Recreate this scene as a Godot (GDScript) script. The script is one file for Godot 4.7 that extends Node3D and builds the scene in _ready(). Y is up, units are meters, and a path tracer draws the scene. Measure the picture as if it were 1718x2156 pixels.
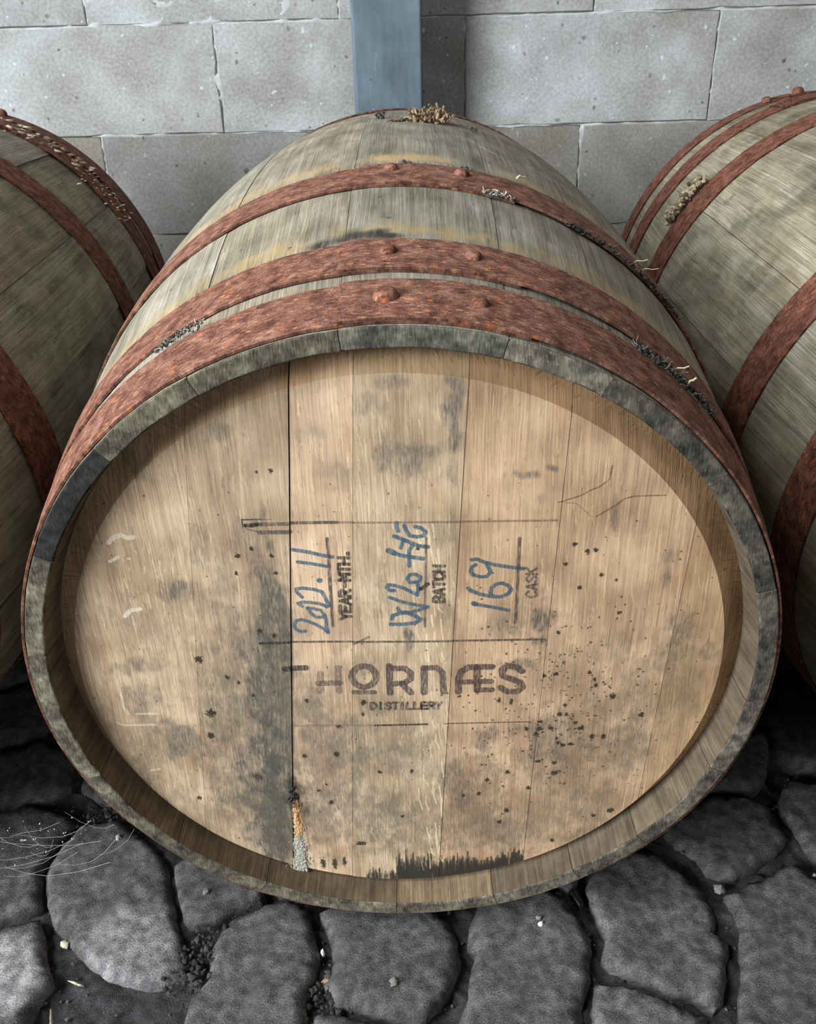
extends Node3D
# A row of old oak casks on a cobbled floor before a block wall. Units are metres, y is up.

const RB := 0.3193        # radius at the bilge
const R0 := 0.283         # radius at the chime
const LEN := 0.9
const HL := 0.45
const WALLZ := -1.32
const HS := 1536          # side of the head's texture, which spans HSPAN metres
const HSPAN := 0.54
var rng := RandomNumberGenerator.new()
var M := {}
var taken := {}
var INK := []

# ---------------------------------------------------------------- mesh building
class Geo:
	var v := PackedVector3Array()
	var n := PackedVector3Array()
	var uv := PackedVector2Array()
	var uv2 := PackedVector2Array()
	var c := PackedColorArray()
	var idx := PackedInt32Array()
	func vert(p: Vector3, nn: Vector3, u := Vector2.ZERO, col := Color.WHITE, u2 := Vector2.ZERO) -> int:
		v.append(p); n.append(nn); uv.append(u); uv2.append(u2); c.append(col)
		return v.size() - 1
	func tri(a: int, b: int, d: int) -> void:
		var cr := (v[b] - v[a]).cross(v[d] - v[a])
		if cr.dot(n[a] + n[b] + n[d]) > 0.0:
			idx.append_array(PackedInt32Array([a, d, b]))
		else:
			idx.append_array(PackedInt32Array([a, b, d]))
	func quad(a: int, b: int, d: int, e: int) -> void:
		tri(a, b, d); tri(a, d, e)
	func smooth() -> void:   # normals from the faces that share a vertex; keeps their side
		var acc := PackedVector3Array(); acc.resize(v.size())
		for t in range(0, idx.size(), 3):
			var a := idx[t]; var b := idx[t + 1]; var d := idx[t + 2]
			var cr := -(v[b] - v[a]).cross(v[d] - v[a])
			acc[a] += cr; acc[b] += cr; acc[d] += cr
		for i in v.size():
			if acc[i].length() > 1e-14: n[i] = acc[i].normalized()
	func commit(mesh: ArrayMesh, mat: Material, tangents := true) -> void:
		if idx.is_empty(): return
		var a := []; a.resize(Mesh.ARRAY_MAX)
		a[Mesh.ARRAY_VERTEX] = v; a[Mesh.ARRAY_NORMAL] = n; a[Mesh.ARRAY_TEX_UV] = uv; a[Mesh.ARRAY_TEX_UV2] = uv2
		a[Mesh.ARRAY_COLOR] = c; a[Mesh.ARRAY_INDEX] = idx
		if tangents:
			var st := SurfaceTool.new()
			st.create_from_arrays(a)
			st.generate_tangents()
			st.commit(mesh)
		else:
			mesh.add_surface_from_arrays(Mesh.PRIMITIVE_TRIANGLES, a)
		mesh.surface_set_material(mesh.get_surface_count() - 1, mat)

func mesh_of(g: Geo, m: Material, tangents := true) -> ArrayMesh:
	var am := ArrayMesh.new(); g.commit(am, m, tangents); return am

func part(called: String, mesh: Mesh, parent: Node) -> MeshInstance3D:
	var o := MeshInstance3D.new(); o.mesh = mesh
	if parent == self:
		o.name = numbered(called); add_child(o)
	else:
		o.name = called; parent.add_child(o, true)
	return o

func numbered(called: String) -> String:
	var k: int = taken.get(called, -1) + 1
	taken[called] = k
	return called if k == 0 else "%s_%03d" % [called, k]

func thing(called: String, label: String, category: String, at := Vector3.ZERO, group := "") -> Node3D:
	var o := Node3D.new(); o.name = numbered(called); add_child(o); o.position = at
	tag(o, label, category, group)
	return o

func tag(o: Node, label: String, category: String, group := "") -> Node:
	o.set_meta("label", label); o.set_meta("category", category)
	if group: o.set_meta("group", group)
	return o

func structure(o: Node, label := "", category := "") -> Node:
	o.set_meta("kind", "structure")
	if label: tag(o, label, category)
	return o

func tube(g: Geo, pts: Array, r0: float, r1: float, col: Color, sides := 5) -> void:
	var prev := -1
	for i in pts.size():
		var t: float = float(i) / max(1, pts.size() - 1)
		var d: Vector3 = (pts[min(i + 1, pts.size() - 1)] - pts[max(i - 1, 0)]).normalized()
		var up := Vector3.UP if absf(d.y) < 0.9 else Vector3.RIGHT
		var a := d.cross(up).normalized(); var b := d.cross(a)
		var first := g.v.size()
		for k in sides:
			var an := TAU * k / sides
			var nn := a * cos(an) + b * sin(an)
			g.vert(pts[i] + nn * lerpf(r0, r1, t), nn, Vector2(float(k) / sides, t), col)
		if prev >= 0:
			for k in sides:
				g.quad(prev + k, prev + (k + 1) % sides, first + (k + 1) % sides, first + k)
		prev = first

func lump(g: Geo, at: Vector3, size: Vector3, col: Color, rough := 0.35) -> void:
	# a small irregular pebble
	var base := [Vector3(1, 0, 0), Vector3(-1, 0, 0), Vector3(0, 1, 0), Vector3(0, -1, 0), Vector3(0, 0, 1), Vector3(0, 0, -1)]
	var faces := [[0, 2, 4], [2, 1, 4], [1, 3, 4], [3, 0, 4], [2, 0, 5], [1, 2, 5], [3, 1, 5], [0, 3, 5]]
	var rot := Basis.from_euler(Vector3(rng.randf() * TAU, rng.randf() * TAU, rng.randf() * TAU))
	var pp := []
	for b in base: pp.append(at + (rot * (b * rng.randf_range(1 - rough, 1 + rough))) * size)
	for f in faces:
		var a: Vector3 = pp[f[0]]; var b: Vector3 = pp[f[1]]; var d: Vector3 = pp[f[2]]
		var mid := (a + b + d) / 3.0
		var nn := (b - a).cross(d - a).normalized()
		if nn.dot(mid - at) < 0: nn = -nn
		# split once for a rounder outline
		var push := (mid - at) * 0.28
		var i0 := g.vert(a, (nn + (a - at).normalized()).normalized(), Vector2.ZERO, col)
		var i1 := g.vert(b, (nn + (b - at).normalized()).normalized(), Vector2(0.1, 0), col)
		var i2 := g.vert(d, (nn + (d - at).normalized()).normalized(), Vector2(0, 0.1), col)
		var i3 := g.vert(mid + push, nn, Vector2(0.05, 0.05), col)
		g.tri(i0, i1, i3); g.tri(i1, i2, i3); g.tri(i2, i0, i3)

# ---------------------------------------------------------------- textures
func noise(freq: float, oct: int, sd: int, kind := FastNoiseLite.TYPE_SIMPLEX_SMOOTH) -> FastNoiseLite:
	var f := FastNoiseLite.new()
	f.noise_type = kind; f.frequency = freq; f.seed = sd
	f.fractal_type = FastNoiseLite.FRACTAL_FBM if oct > 1 else FastNoiseLite.FRACTAL_NONE
	f.fractal_octaves = oct
	return f

func layer(w: int, h: int, nw: int, nh: int, freq: float, oct: int, sd: int) -> PackedByteArray:
	# seamless grey noise drawn at nw x nh and stretched to w x h
	var im := noise(freq, oct, sd).get_seamless_image(nw, nh, false, false, 0.1, true)
	im.convert(Image.FORMAT_L8)
	if nw != w or nh != h: im.resize(w, h, Image.INTERPOLATE_CUBIC)
	return im.get_data()

func warp_x(src: PackedByteArray, by: PackedByteArray, w: int, h: int, amount: float) -> PackedByteArray:
	var out := PackedByteArray(); out.resize(w * h)
	var k := amount / 127.0
	for y in h:
		var row := y * w
		for x in w:
			out[row + x] = src[row + posmod(x + int((by[row + x] - 127) * k), w)]
	return out

func compose(w: int, h: int, base: Color, layers: Array, gains: Array) -> Image:
	# colour = base + sum of (layer - middle) * gain, in sRGB bytes
	var out := PackedByteArray(); out.resize(w * h * 3)
	var n: int = layers.size()
	var l0: PackedByteArray = layers[0]
	var l1: PackedByteArray = layers[1 % n]
	var l2: PackedByteArray = layers[2 % n]
	var l3: PackedByteArray = layers[3 % n]
	var z := Vector3.ZERO
	var g0: Vector3 = gains[0]
	var g1: Vector3 = gains[1] if n > 1 else z
	var g2: Vector3 = gains[2] if n > 2 else z
	var g3: Vector3 = gains[3] if n > 3 else z
	var b := Vector3(base.r, base.g, base.b) * 255.0 - (g0 + g1 + g2 + g3) * 127.0
	var j := 0
	for i in w * h:
		var c := b + g0 * l0[i] + g1 * l1[i] + g2 * l2[i] + g3 * l3[i]
		out[j] = clampi(int(c.x), 0, 255); out[j + 1] = clampi(int(c.y), 0, 255); out[j + 2] = clampi(int(c.z), 0, 255)
		j += 3
	return Image.create_from_data(w, h, false, Image.FORMAT_RGB8, out)

func bump_from(im: Image, strength: float) -> ImageTexture:
	var g: Image = im.duplicate()
	g.convert(Image.FORMAT_L8); g.convert(Image.FORMAT_RGBA8)
	g.bump_map_to_normal_map(strength)
	return tex(g)

func tex(im: Image) -> ImageTexture:
	im.generate_mipmaps()
	return ImageTexture.create_from_image(im)

func mat(albedo: Texture2D, rough: float, normal: Texture2D = null, ns := 1.0, tint := Color.WHITE) -> StandardMaterial3D:
	var m := StandardMaterial3D.new()
	m.albedo_texture = albedo; m.albedo_color = tint; m.roughness = rough; m.metallic_specular = 0.35
	m.vertex_color_use_as_albedo = true
	if normal:
		m.normal_enabled = true; m.normal_texture = normal; m.normal_scale = ns
	return m

func plain(col: Color, rough := 0.9) -> StandardMaterial3D:
	var m := StandardMaterial3D.new()
	m.albedo_color = col; m.roughness = rough; m.metallic_specular = 0.3; m.vertex_color_use_as_albedo = true
	return m

func mixpx(im: Image, x: int, y: int, col: Color, a: float) -> void:
	var p := im.get_pixel(x, y)
	if p.a < 0.999:      # drawing on a clear sheet
		var na := a + p.a * (1 - a)
		if na > 0.0:
			var t := a / na
			im.set_pixel(x, y, Color(lerpf(p.r, col.r, t), lerpf(p.g, col.g, t), lerpf(p.b, col.b, t), na))
		return
	im.set_pixel(x, y, Color(lerpf(p.r, col.r, a), lerpf(p.g, col.g, a), lerpf(p.b, col.b, a), p.a))

var wear := FastNoiseLite.new()
var patch := FastNoiseLite.new()

func stroke(im: Image, pts: Array, width: float, col: Color, alpha: float, worn := 0.45) -> void:
	var lo := Vector2(1e9, 1e9); var hi := -lo
	for p in pts: lo = lo.min(p); hi = hi.max(p)
	var hw := width * 0.5
	lo -= Vector2(hw + 1.5, hw + 1.5); hi += Vector2(hw + 1.5, hw + 1.5)
	var x0 := maxi(0, int(lo.x)); var x1 := mini(im.get_width() - 1, int(hi.x) + 1)
	var y0 := maxi(0, int(lo.y)); var y1 := mini(im.get_height() - 1, int(hi.y) + 1)
	var bw := x1 - x0 + 1
	if bw <= 0 or y1 < y0: return
	var cov := PackedFloat32Array(); cov.resize(bw * (y1 - y0 + 1))
	for i in maxi(1, pts.size() - 1):
		var a: Vector2 = pts[i]; var b: Vector2 = pts[mini(i + 1, pts.size() - 1)]
		var ab := b - a; var ll := maxf(ab.length_squared(), 1e-6)
		var sx0 := maxi(x0, int(minf(a.x, b.x) - hw - 1.5)); var sx1 := mini(x1, int(maxf(a.x, b.x) + hw + 2))
		var sy0 := maxi(y0, int(minf(a.y, b.y) - hw - 1.5)); var sy1 := mini(y1, int(maxf(a.y, b.y) + hw + 2))
		for y in range(sy0, sy1 + 1):
			for x in range(sx0, sx1 + 1):
				var q := Vector2(x, y) - a
				var t := clampf(q.dot(ab) / ll, 0, 1)
				var e := clampf(hw - (q - ab * t).length() + 0.6, 0, 1)
				var k := (y - y0) * bw + x - x0
				if e > cov[k]: cov[k] = e
	for y in range(y0, y1 + 1):
		for x in range(x0, x1 + 1):
			var e := cov[(y - y0) * bw + x - x0]
			if e > 0.0:
				var w := wear.get_noise_2d(x * 1.0, y * 0.22)
				mixpx(im, x, y, col, alpha * e * clampf(1.0 - worn * (w + 0.15) * 1.6, 0.15, 1.0))

func blot(im: Image, cx: float, cy: float, rx: float, ry: float, col: Color, alpha: float, ragged := 1.1, grainy := 0.5) -> void:
	var sd := cx * 3.1 + cy * 1.7
	for y in range(maxi(0, int(cy - ry * 1.6)), mini(im.get_height() - 1, int(cy + ry * 1.6)) + 1):
		for x in range(maxi(0, int(cx - rx * 1.6)), mini(im.get_width() - 1, int(cx + rx * 1.6)) + 1):
			var d := Vector2((x - cx) / rx, (y - cy) / ry).length()
			if d > 1.6: continue
			d += patch.get_noise_2d(x + sd, y * 0.7 + sd) * ragged
			if d < 1.0:
				var t := smoothstep(1.0, 0.15, d)
				var w := wear.get_noise_2d(x * 1.3 + sd, y * 0.16)
				mixpx(im, x, y, col, clampf(alpha * t * (1.0 - grainy * 0.6 + grainy * w * 1.6), 0, 1))

func spot(im: Image, cx: float, cy: float, rx: float, ry: float, col: Color, alpha: float) -> void:
	var sd := cx * 7.3 + cy
	for y in range(maxi(0, int(cy - ry * 1.7)), mini(im.get_height() - 1, int(cy + ry * 1.7)) + 1):
		for x in range(maxi(0, int(cx - rx * 1.7)), mini(im.get_width() - 1, int(cx + rx * 1.7)) + 1):
			var d := Vector2((x - cx) / rx, (y - cy) / ry).length() + patch.get_noise_2d((x + sd) * 6.0, (y + sd) * 6.0) * 0.7
			if d < 1.0: mixpx(im, x, y, col, alpha * clampf((1.0 - d) * 3.0, 0, 1))

const GLYPH := {
	"Y": [[0, 0, 3, 5, 6, 0], [3, 5, 3, 10]], "E": [[6, 0, 0, 0, 0, 10, 6, 10], [0, 5, 5, 5]], "A": [[0, 10, 3, 0, 6, 10], [1, 7, 5, 7]],
	"R": [[0, 10, 0, 0, 4, 0, 6, 2, 6, 3, 4, 5, 0, 5], [3, 5, 6, 10]], "-": [[1, 5, 4, 5]], "M": [[0, 10, 0, 0, 3, 6, 6, 0, 6, 10]], "T": [[0, 0, 6, 0], [3, 0, 3, 10]],
	"H": [[0, 0, 0, 10], [6, 0, 6, 10], [0, 5, 6, 5]], ".": [[1, 9, 2, 9]], "B": [[0, 5, 0, 0, 4, 0, 6, 2, 4, 5, 0, 5, 0, 10, 4, 10, 6, 8, 6, 7, 4, 5]],
	"C": [[6, 2, 4, 0, 2, 0, 0, 3, 0, 7, 2, 10, 4, 10, 6, 8]], "S": [[6, 2, 4, 0, 2, 0, 0, 2, 1, 4, 5, 6, 6, 8, 4, 10, 2, 10, 0, 8]], "K": [[0, 0, 0, 10], [6, 0, 0, 6], [2, 4, 6, 10]],
	"D": [[0, 0, 0, 10, 3, 10, 6, 7, 6, 3, 3, 0, 0, 0]], "I": [[2, 0, 2, 10]], "L": [[0, 0, 0, 10, 5, 10]],
}
func stencil(im: Image, words: String, a: Vector2, b: Vector2, top: Vector2, width: float, col: Color, alphas: Array) -> void:
	# a: start of the base line, b: its end, top: the upper left corner
	var adv := (b - a) / words.length(); var up := top - a
	for i in words.length():
		var w := 4.5 if words[i] in "I.-" else 6.0
		for line in GLYPH[words[i]]:
			var pts := []
			for k in range(0, line.size(), 2):
				pts.append(a + adv * (i + 0.1 + 0.76 * line[k] / w) + up * (1.0 - line[k + 1] / 10.0))
			stroke(im, pts, width, col, alphas[i % alphas.size()], 0.6)

func make_materials() -> void:
	wear.noise_type = FastNoiseLite.TYPE_SIMPLEX; wear.frequency = 0.16; wear.seed = 5
	patch.noise_type = FastNoiseLite.TYPE_SIMPLEX_SMOOTH; patch.frequency = 0.022; patch.seed = 9
	patch.fractal_type = FastNoiseLite.FRACTAL_FBM; patch.fractal_octaves = 3
	# weathered stave oak: grain runs along v
	var W := 1024
	var bend := layer(W, W, 256, 256, 0.012, 2, 3)
	var fine := warp_x(layer(W, W, W, 14, 0.38, 2, 1), bend, W, W, 5)
	var broad := warp_x(layer(W, W, W, 12, 0.035, 3, 2), bend, W, W, 6)
	var mott := layer(W, W, 512, 512, 0.018, 4, 4)
	var im := compose(W, W, Color8(143, 135, 118), [fine, broad, mott], [Vector3(0.34, 0.34, 0.32), Vector3(0.12, 0.12, 0.11), Vector3(0.20, 0.20, 0.20)])
	for k in 2600:   # open pores and pale fibres
		var x := rng.randf() * W; var y := rng.randf() * W; var l := rng.randf_range(6, 40)
		var pale := rng.randf() < 0.35
		stroke(im, [Vector2(x, y), Vector2(x + rng.randf_range(-1.5, 1.5), y + l)], rng.randf_range(0.9, 1.7), Color8(186, 178, 152) if pale else Color8(74, 70, 58), rng.randf_range(0.2, 0.6))
	M.wood_im = im
	M.wood_t = tex(im); M.wood_n = bump_from(im, 2.0)
	# end grain of the chimes: grey with fine saw marks
	var fe := layer(512, 512, 512, 64, 0.2, 3, 21)
	var me := layer(512, 512, 512, 512, 0.03, 5, 22)
	var be := layer(512, 512, 128, 128, 0.03, 2, 23)
	var ie := compose(512, 512, Color8(112, 108, 98), [fe, me, be], [Vector3(0.28, 0.28, 0.26), Vector3(0.26, 0.26, 0.26), Vector3(0.30, 0.29, 0.25)])
	for k in 500:
		var q := Vector2(rng.randf(), rng.randf()) * 512
		spot(ie, q.x, q.y, rng.randf_range(0.8, 2.2), rng.randf_range(0.8, 2.2), Color8(190, 186, 172) if rng.randf() < 0.6 else Color8(50, 48, 42), 0.6)
	M.end = mat(tex(ie), 0.88, bump_from(ie, 2.0), 0.45)
	M.inner = mat(M.wood_t, 0.85, M.wood_n, 0.8, Color8(216, 197, 180))
	# rust
	var r1 := layer(W, W, W, W, 0.02, 5, 31)
	var r2 := layer(W, W, W, W, 0.2, 3, 32)
	var r3 := layer(W, W, 400, W, 0.12, 3, 33)
	var ir := compose(W, W, Color8(118, 80, 66), [r1, r2, r3], [Vector3(0.30, 0.26, 0.24), Vector3(0.26, 0.22, 0.19), Vector3(0.22, 0.19, 0.16)])
	for k in 4200:
		var x := rng.randf() * W; var y := rng.randf() * W
		var hot := rng.randf()
		var col := Color8(196, 148, 112) if hot < 0.6 else (Color8(216, 116, 54) if hot < 0.8 else Color8(62, 40, 36))
		stroke(ir, [Vector2(x, y), Vector2(x + rng.randf_range(2, 12), y + rng.randf_range(-1.5, 1.5))], rng.randf_range(1.4, 4.2), col, rng.randf_range(0.35, 0.9), 0.7)
	for k in 60:
		blot(ir, rng.randf() * W, rng.randf() * W, rng.randf_range(5, 22), rng.randf_range(3, 8), Color8(206, 98, 42), 0.55, 1.4)
	for k in 20:
		blot(ir, rng.randf() * W, rng.randf() * W, rng.randf_range(20, 80), rng.randf_range(10, 26), Color8(150, 120, 92), 0.35, 1.3)
	M.rust = mat(tex(ir), 0.92, bump_from(ir, 2.0), 0.3)
	M.rust_dull = mat(M.rust.albedo_texture, 0.92, M.rust.normal_texture, 0.7, Color8(226, 214, 208))
	# concrete block
	var c1 := layer(W, W, 512, 512, 0.012, 5, 41)
	var c2 := layer(W, W, W, W, 0.12, 3, 42)
	var c3 := layer(W, W, 256, 256, 0.012, 2, 43)
	var ic := compose(W, W, Color8(162, 163, 162), [c1, c2, c3], [Vector3(0.15, 0.165, 0.18), Vector3(0.14, 0.14, 0.14), Vector3(0.08, 0.10, 0.12)])
	for k in 650:
		var q := Vector2(rng.randf(), rng.randf()) * W
		var s := rng.randf_range(0.8, 3.4) * (1.6 if rng.randf() < 0.1 else 1.0)
		spot(ic, q.x, q.y, s, s * rng.randf_range(0.7, 1.5), Color8(214, 220, 224) if rng.randf() < 0.7 else Color8(92, 90, 86), rng.randf_range(0.3, 0.9))
	for k in 40:
		blot(ic, rng.randf() * W, rng.randf() * W, rng.randf_range(20, 90), rng.randf_range(20, 90), Color8(190, 200, 208) if k % 2 else Color8(140, 131, 120), 0.14, 1.5, 0.2)
	M.plaster = mat(tex(ic), 0.95, null, 1.0, Color8(120, 117, 112))
	M.block_dun = mat(tex(ic), 0.93, null, 0.7, Color8(216, 210, 202))
	M.block = mat(tex(ic), 0.93, bump_from(ic, 3.0), 0.7)
	# cobble stone
	var s1 := layer(W, W, W, W, 0.02, 5, 51)
	var s2 := layer(W, W, W, W, 0.16, 3, 52)
	var isx := compose(W, W, Color8(158, 157, 158), [s1, s2], [Vector3(0.40, 0.39, 0.38), Vector3(0.40, 0.40, 0.40)])
	for k in 2600:
		var q := Vector2(rng.randf(), rng.randf()) * W
		var s := rng.randf_range(0.7, 2.4)
		spot(isx, q.x, q.y, s, s, Color8(226, 224, 220) if rng.randf() < 0.5 else Color8(84, 82, 82), rng.randf_range(0.3, 0.8))
	M.stone = mat(tex(isx), 0.9, bump_from(isx, 4.0), 1.0)
	M.dirt = mat(M.stone.albedo_texture, 0.97, M.stone.normal_texture, 1.4, Color8(92, 92, 94))
	M.head_back = mat(M.wood_t, 0.9, M.wood_n, 0.8, Color8(190, 170, 140))
	M.fibre = plain(Color.WHITE, 0.95)
	make_head_texture()

func make_head_texture() -> void:
	var W := HS
	var bend := layer(W, W, 192, 192, 0.02, 2, 61)
	var fine := warp_x(layer(W, W, W, 18, 0.45, 2, 62), bend, W, W, 5)
	var broad := warp_x(layer(W, W, W, 10, 0.03, 3, 63), bend, W, W, 7)
	var mott := layer(W, W, 384, 384, 0.02, 5, 64)
	var im := compose(W, W, Color8(182, 160, 139), [fine, broad, mott], [Vector3(0.32, 0.31, 0.29), Vector3(0.08, 0.08, 0.07), Vector3(0.20, 0.20, 0.20)])
	im.convert(Image.FORMAT_RGBA8)
	var k0 := float(HS) / HSPAN
	for k in 5200:    # pores
		var x := rng.randf() * W; var y := rng.randf() * W
		stroke(im, [Vector2(x, y), Vector2(x + rng.randf_range(-1, 1), y + rng.randf_range(5, 26))], rng.randf_range(0.8, 1.3), Color8(108, 86, 64), rng.randf_range(0.15, 0.5))
	for k in 3400:     # medullary flecks, strongest on the second, fourth and left boards
		var x := rng.randf() * W; var y := rng.randf() * W
		var bx: float = x / k0 - HSPAN / 2
		var strong: bool = bx < -0.087 or (bx > -0.04 and bx < 0.04)
		if not strong and rng.randf() < 0.75: continue
		var lean := rng.randf_range(-4, 4) if bx < -0.05 else rng.randf_range(-2, 6)
		var l := rng.randf_range(8, 42)
		stroke(im, [Vector2(x, y), Vector2(x + lean * 0.35, y + l * 0.5), Vector2(x + lean, y + l)], rng.randf_range(1.1, 2.6), Color8(226, 208, 172), rng.randf_range(0.25, 0.75))
	# grey blue damp stains
	var blue := Color8(72, 74, 76)
	for s in [
		[494,621,43,232,0.55],
		[449,910,61,320,0.50],
		[426,1128,87,225,0.60],
		[423,1334,73,169,0.55],
		[287,563,40,54,0.45],
		[175,767,85,31,0.30],
		[242,996,101,79,0.40],
		[167,874,66,91,0.25],
		[142,1222,83,44,0.25],
		[786,247,78,53,0.38],
		[883,188,25,125,0.45],
		[717,135,54,30,0.20],
		[764,88,44,21,0.35],
		[887,101,31,29,0.40],
		[859,436,39,71,0.20],
		[992,672,62,40,0.30],
		[1074,668,36,60,0.55],
		[1054,572,20,76,0.25],
		[1114,1017,124,144,0.30],
		[957,1005,45,44,0.40],
		[890,1139,81,84,0.35],
		[913,1223,47,43,0.35],
		[1221,1231,118,87,0.22],
		[1305,1021,79,96,0.22],
		[1245,731,63,55,0.20],
		[1376,695,36,95,0.35],
		[1330,530,14,62,0.40],
		[1209,398,12,63,0.40],
		[1374,762,42,42,0.25],
		[597,1004,101,144,0.30],
		[558,1232,107,217,0.30],
		[714,887,66,59,0.18],
		[539,883,66,90,0.25],
		[763,1087,69,82,0.20],
		[1027,295,42,13,0.40],
		[1078,281,17,11,0.40],
		[1058,350,28,22,0.25],
		[605,192,55,25,0.15],
		[645,286,37,43,0.15],
		[460,426,58,71,0.20],
		[434,178,45,31,0.25],
		[265,256,46,32,0.25],
		[1027,781,53,25,0.40],
		[784,694,15,40,0.50],
		[400,766,64,298,0.25],
		[724,1236,95,124,0.18],
		[1011,1330,145,110,0.25],
	]:
		blot(im, s[0], s[1], s[2], s[3], blue, minf(0.85, s[4] * 1.45), 0.75, 0.5)
	# the damp strip along the second joint, fibre by fibre
	for k in 520:
		var t := pow(rng.randf(), 0.6)
		var y := rng.randf_range(560, 1330); var l := rng.randf_range(40, 190)
		var x := lerpf(432, 533, t) - (y - 640) * 0.0817
		stroke(im, [Vector2(x, y), Vector2(x - l * 0.08, y + l)], rng.randf_range(2, 9), Color8(84, 86, 82), rng.randf_range(0.06, 0.22), 0.6)
	# large ragged grey patches, mostly over the lower half of the head
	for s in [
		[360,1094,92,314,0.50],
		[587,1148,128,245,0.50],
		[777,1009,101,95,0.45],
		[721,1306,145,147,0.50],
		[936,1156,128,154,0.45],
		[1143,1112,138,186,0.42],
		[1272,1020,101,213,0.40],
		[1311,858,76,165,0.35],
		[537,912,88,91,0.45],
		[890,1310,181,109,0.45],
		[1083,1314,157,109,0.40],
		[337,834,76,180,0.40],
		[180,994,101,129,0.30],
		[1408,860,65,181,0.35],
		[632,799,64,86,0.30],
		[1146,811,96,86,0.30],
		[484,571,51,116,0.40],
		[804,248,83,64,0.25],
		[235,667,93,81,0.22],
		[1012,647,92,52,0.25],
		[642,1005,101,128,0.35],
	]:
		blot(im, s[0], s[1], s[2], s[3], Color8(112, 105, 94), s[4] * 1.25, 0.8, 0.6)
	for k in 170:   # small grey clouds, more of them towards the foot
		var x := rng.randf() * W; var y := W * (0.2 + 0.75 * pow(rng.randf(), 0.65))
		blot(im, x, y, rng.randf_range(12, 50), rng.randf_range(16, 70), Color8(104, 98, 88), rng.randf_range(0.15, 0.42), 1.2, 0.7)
	for k in 24:
		blot(im, rng.randf() * W, rng.randf() * W, rng.randf_range(14, 50), rng.randf_range(20, 80), Color8(196, 148, 116), 0.25, 1.2, 0.6)
	# black wicking at the foot of the head, fibre by fibre
	for k in 900:
		var x := rng.randf_range(655, 1065)
		var edge := 792.0 + sqrt(maxf(0.0, 718.0 * 718.0 - (x - 762.0) * (x - 762.0)))
		var full := 100.0 if x > 735 and x < 830 else (80.0 if x < 950 else 46.0)
		if x < 735: full = 40.0
		var tall: float = full * rng.randf_range(0.3, 1.0) * (0.85 + 0.7 * wear.get_noise_1d(x * 0.5))
		if x < 735 and rng.randf() < 0.6: continue
		stroke(im, [Vector2(x, edge + 8), Vector2(x + rng.randf_range(-2, 2), edge - tall)], rng.randf_range(1.4, 4.5), Color8(50, 48, 46), rng.randf_range(0.3, 0.75))
	for q in [[800, 1490, 60, 46], [870, 1480, 70, 44], [950, 1474, 60, 30], [760, 1500, 30, 40]]:
		blot(im, q[0], q[1], q[2], q[3], Color8(50, 48, 46), 0.75, 0.9, 0.8)
	# long curling flecks down the fourth board
	for k in 60:
		var x := rng.randf_range(785, 868); var y := rng.randf_range(380, 1420); var l := rng.randf_range(24, 80)
		stroke(im, [Vector2(x, y), Vector2(x + rng.randf_range(-1, 3), y + l * 0.5), Vector2(x + rng.randf_range(1, 9), y + l)], rng.randf_range(1.6, 3.4), Color8(236, 222, 190), rng.randf_range(0.5, 0.9), 0.3)
	# wear and dirt around the leaking seam
	blot(im, 490, 1178, 26, 60, Color8(28, 24, 22), 0.8, 0.8, 0.3)
	blot(im, 500, 1230, 34, 50, Color8(40, 36, 30), 0.55, 0.9, 0.3)
	for k in 40:
		var t := rng.randf()
		var x := 490 + rng.randfn() * (2 + 15 * t * t)
		stroke(im, [Vector2(x, 1206 + 200 * t), Vector2(x + rng.randfn() * 5, 1262 + 205 * t)], rng.randf_range(2, 3 + 5 * t), (Color8(206, 150, 96) if t < 0.4 else Color8(196, 192, 176)), 0.6, 0.5)
	blot(im, 404, 1118, 18, 14, Color8(40, 40, 42), 0.6, 1.2, 0.3)
	# mould spots
	var sp := [
		315,747,11,11,321,907,13,13,311,979,10,11,372,800,6,7,396,816,4,6,253,1190,6,7,
		460,669,6,7,490,683,6,8,425,854,4,6,546,877,5,7,676,883,7,9,673,920,4,7,
		527,1053,7,8,602,1048,7,10,579,1215,7,9,551,1172,5,5,572,1151,3,5,704,1110,6,7,
		782,1110,5,7,615,959,8,5,755,1268,5,5,646,1367,15,9,544,1444,7,23,573,1445,7,25,
		599,1438,6,19,1132,460,6,6,1176,475,6,6,1159,478,5,8,1116,509,5,6,1194,538,5,6,
		1240,638,5,5,1150,569,5,6,1112,690,5,7,1248,878,9,9,1113,808,7,6,1088,813,5,6,
		1202,827,5,7,1206,844,5,7,1189,805,5,6,1126,1088,6,6,1319,937,7,8,1236,1004,7,8,
		1210,1004,7,9,1184,975,6,8,1129,931,7,6,1145,932,4,6,1131,1022,7,6,1143,1030,7,6,
		1161,1027,7,6,1085,976,8,8,1054,977,6,8,1086,953,7,5,1077,993,7,6,1112,974,7,6,
		1167,958,6,5,1178,977,6,6,1128,1122,10,8,1086,1082,9,5,1015,1119,7,7,966,1144,6,7,
		1067,1175,6,7,1016,1253,7,9,999,1295,7,7,1275,1258,10,9,1234,1276,6,7,1137,1366,7,7,
		946,1192,6,7,907,1198,5,7,987,886,5,7,1016,891,5,9,1140,903,5,6,1226,551,3,4,
		809,463,4,5,510,516,5,5,427,516,4,6,466,455,5,5,506,474,6,6,435,472,7,6,
		524,273,5,6,496,275,3,4,
	]
	for i in range(0, sp.size(), 4): spot(im, sp[i], sp[i + 1], sp[i + 2], sp[i + 3], Color8(44, 40, 34), 0.85)
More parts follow.
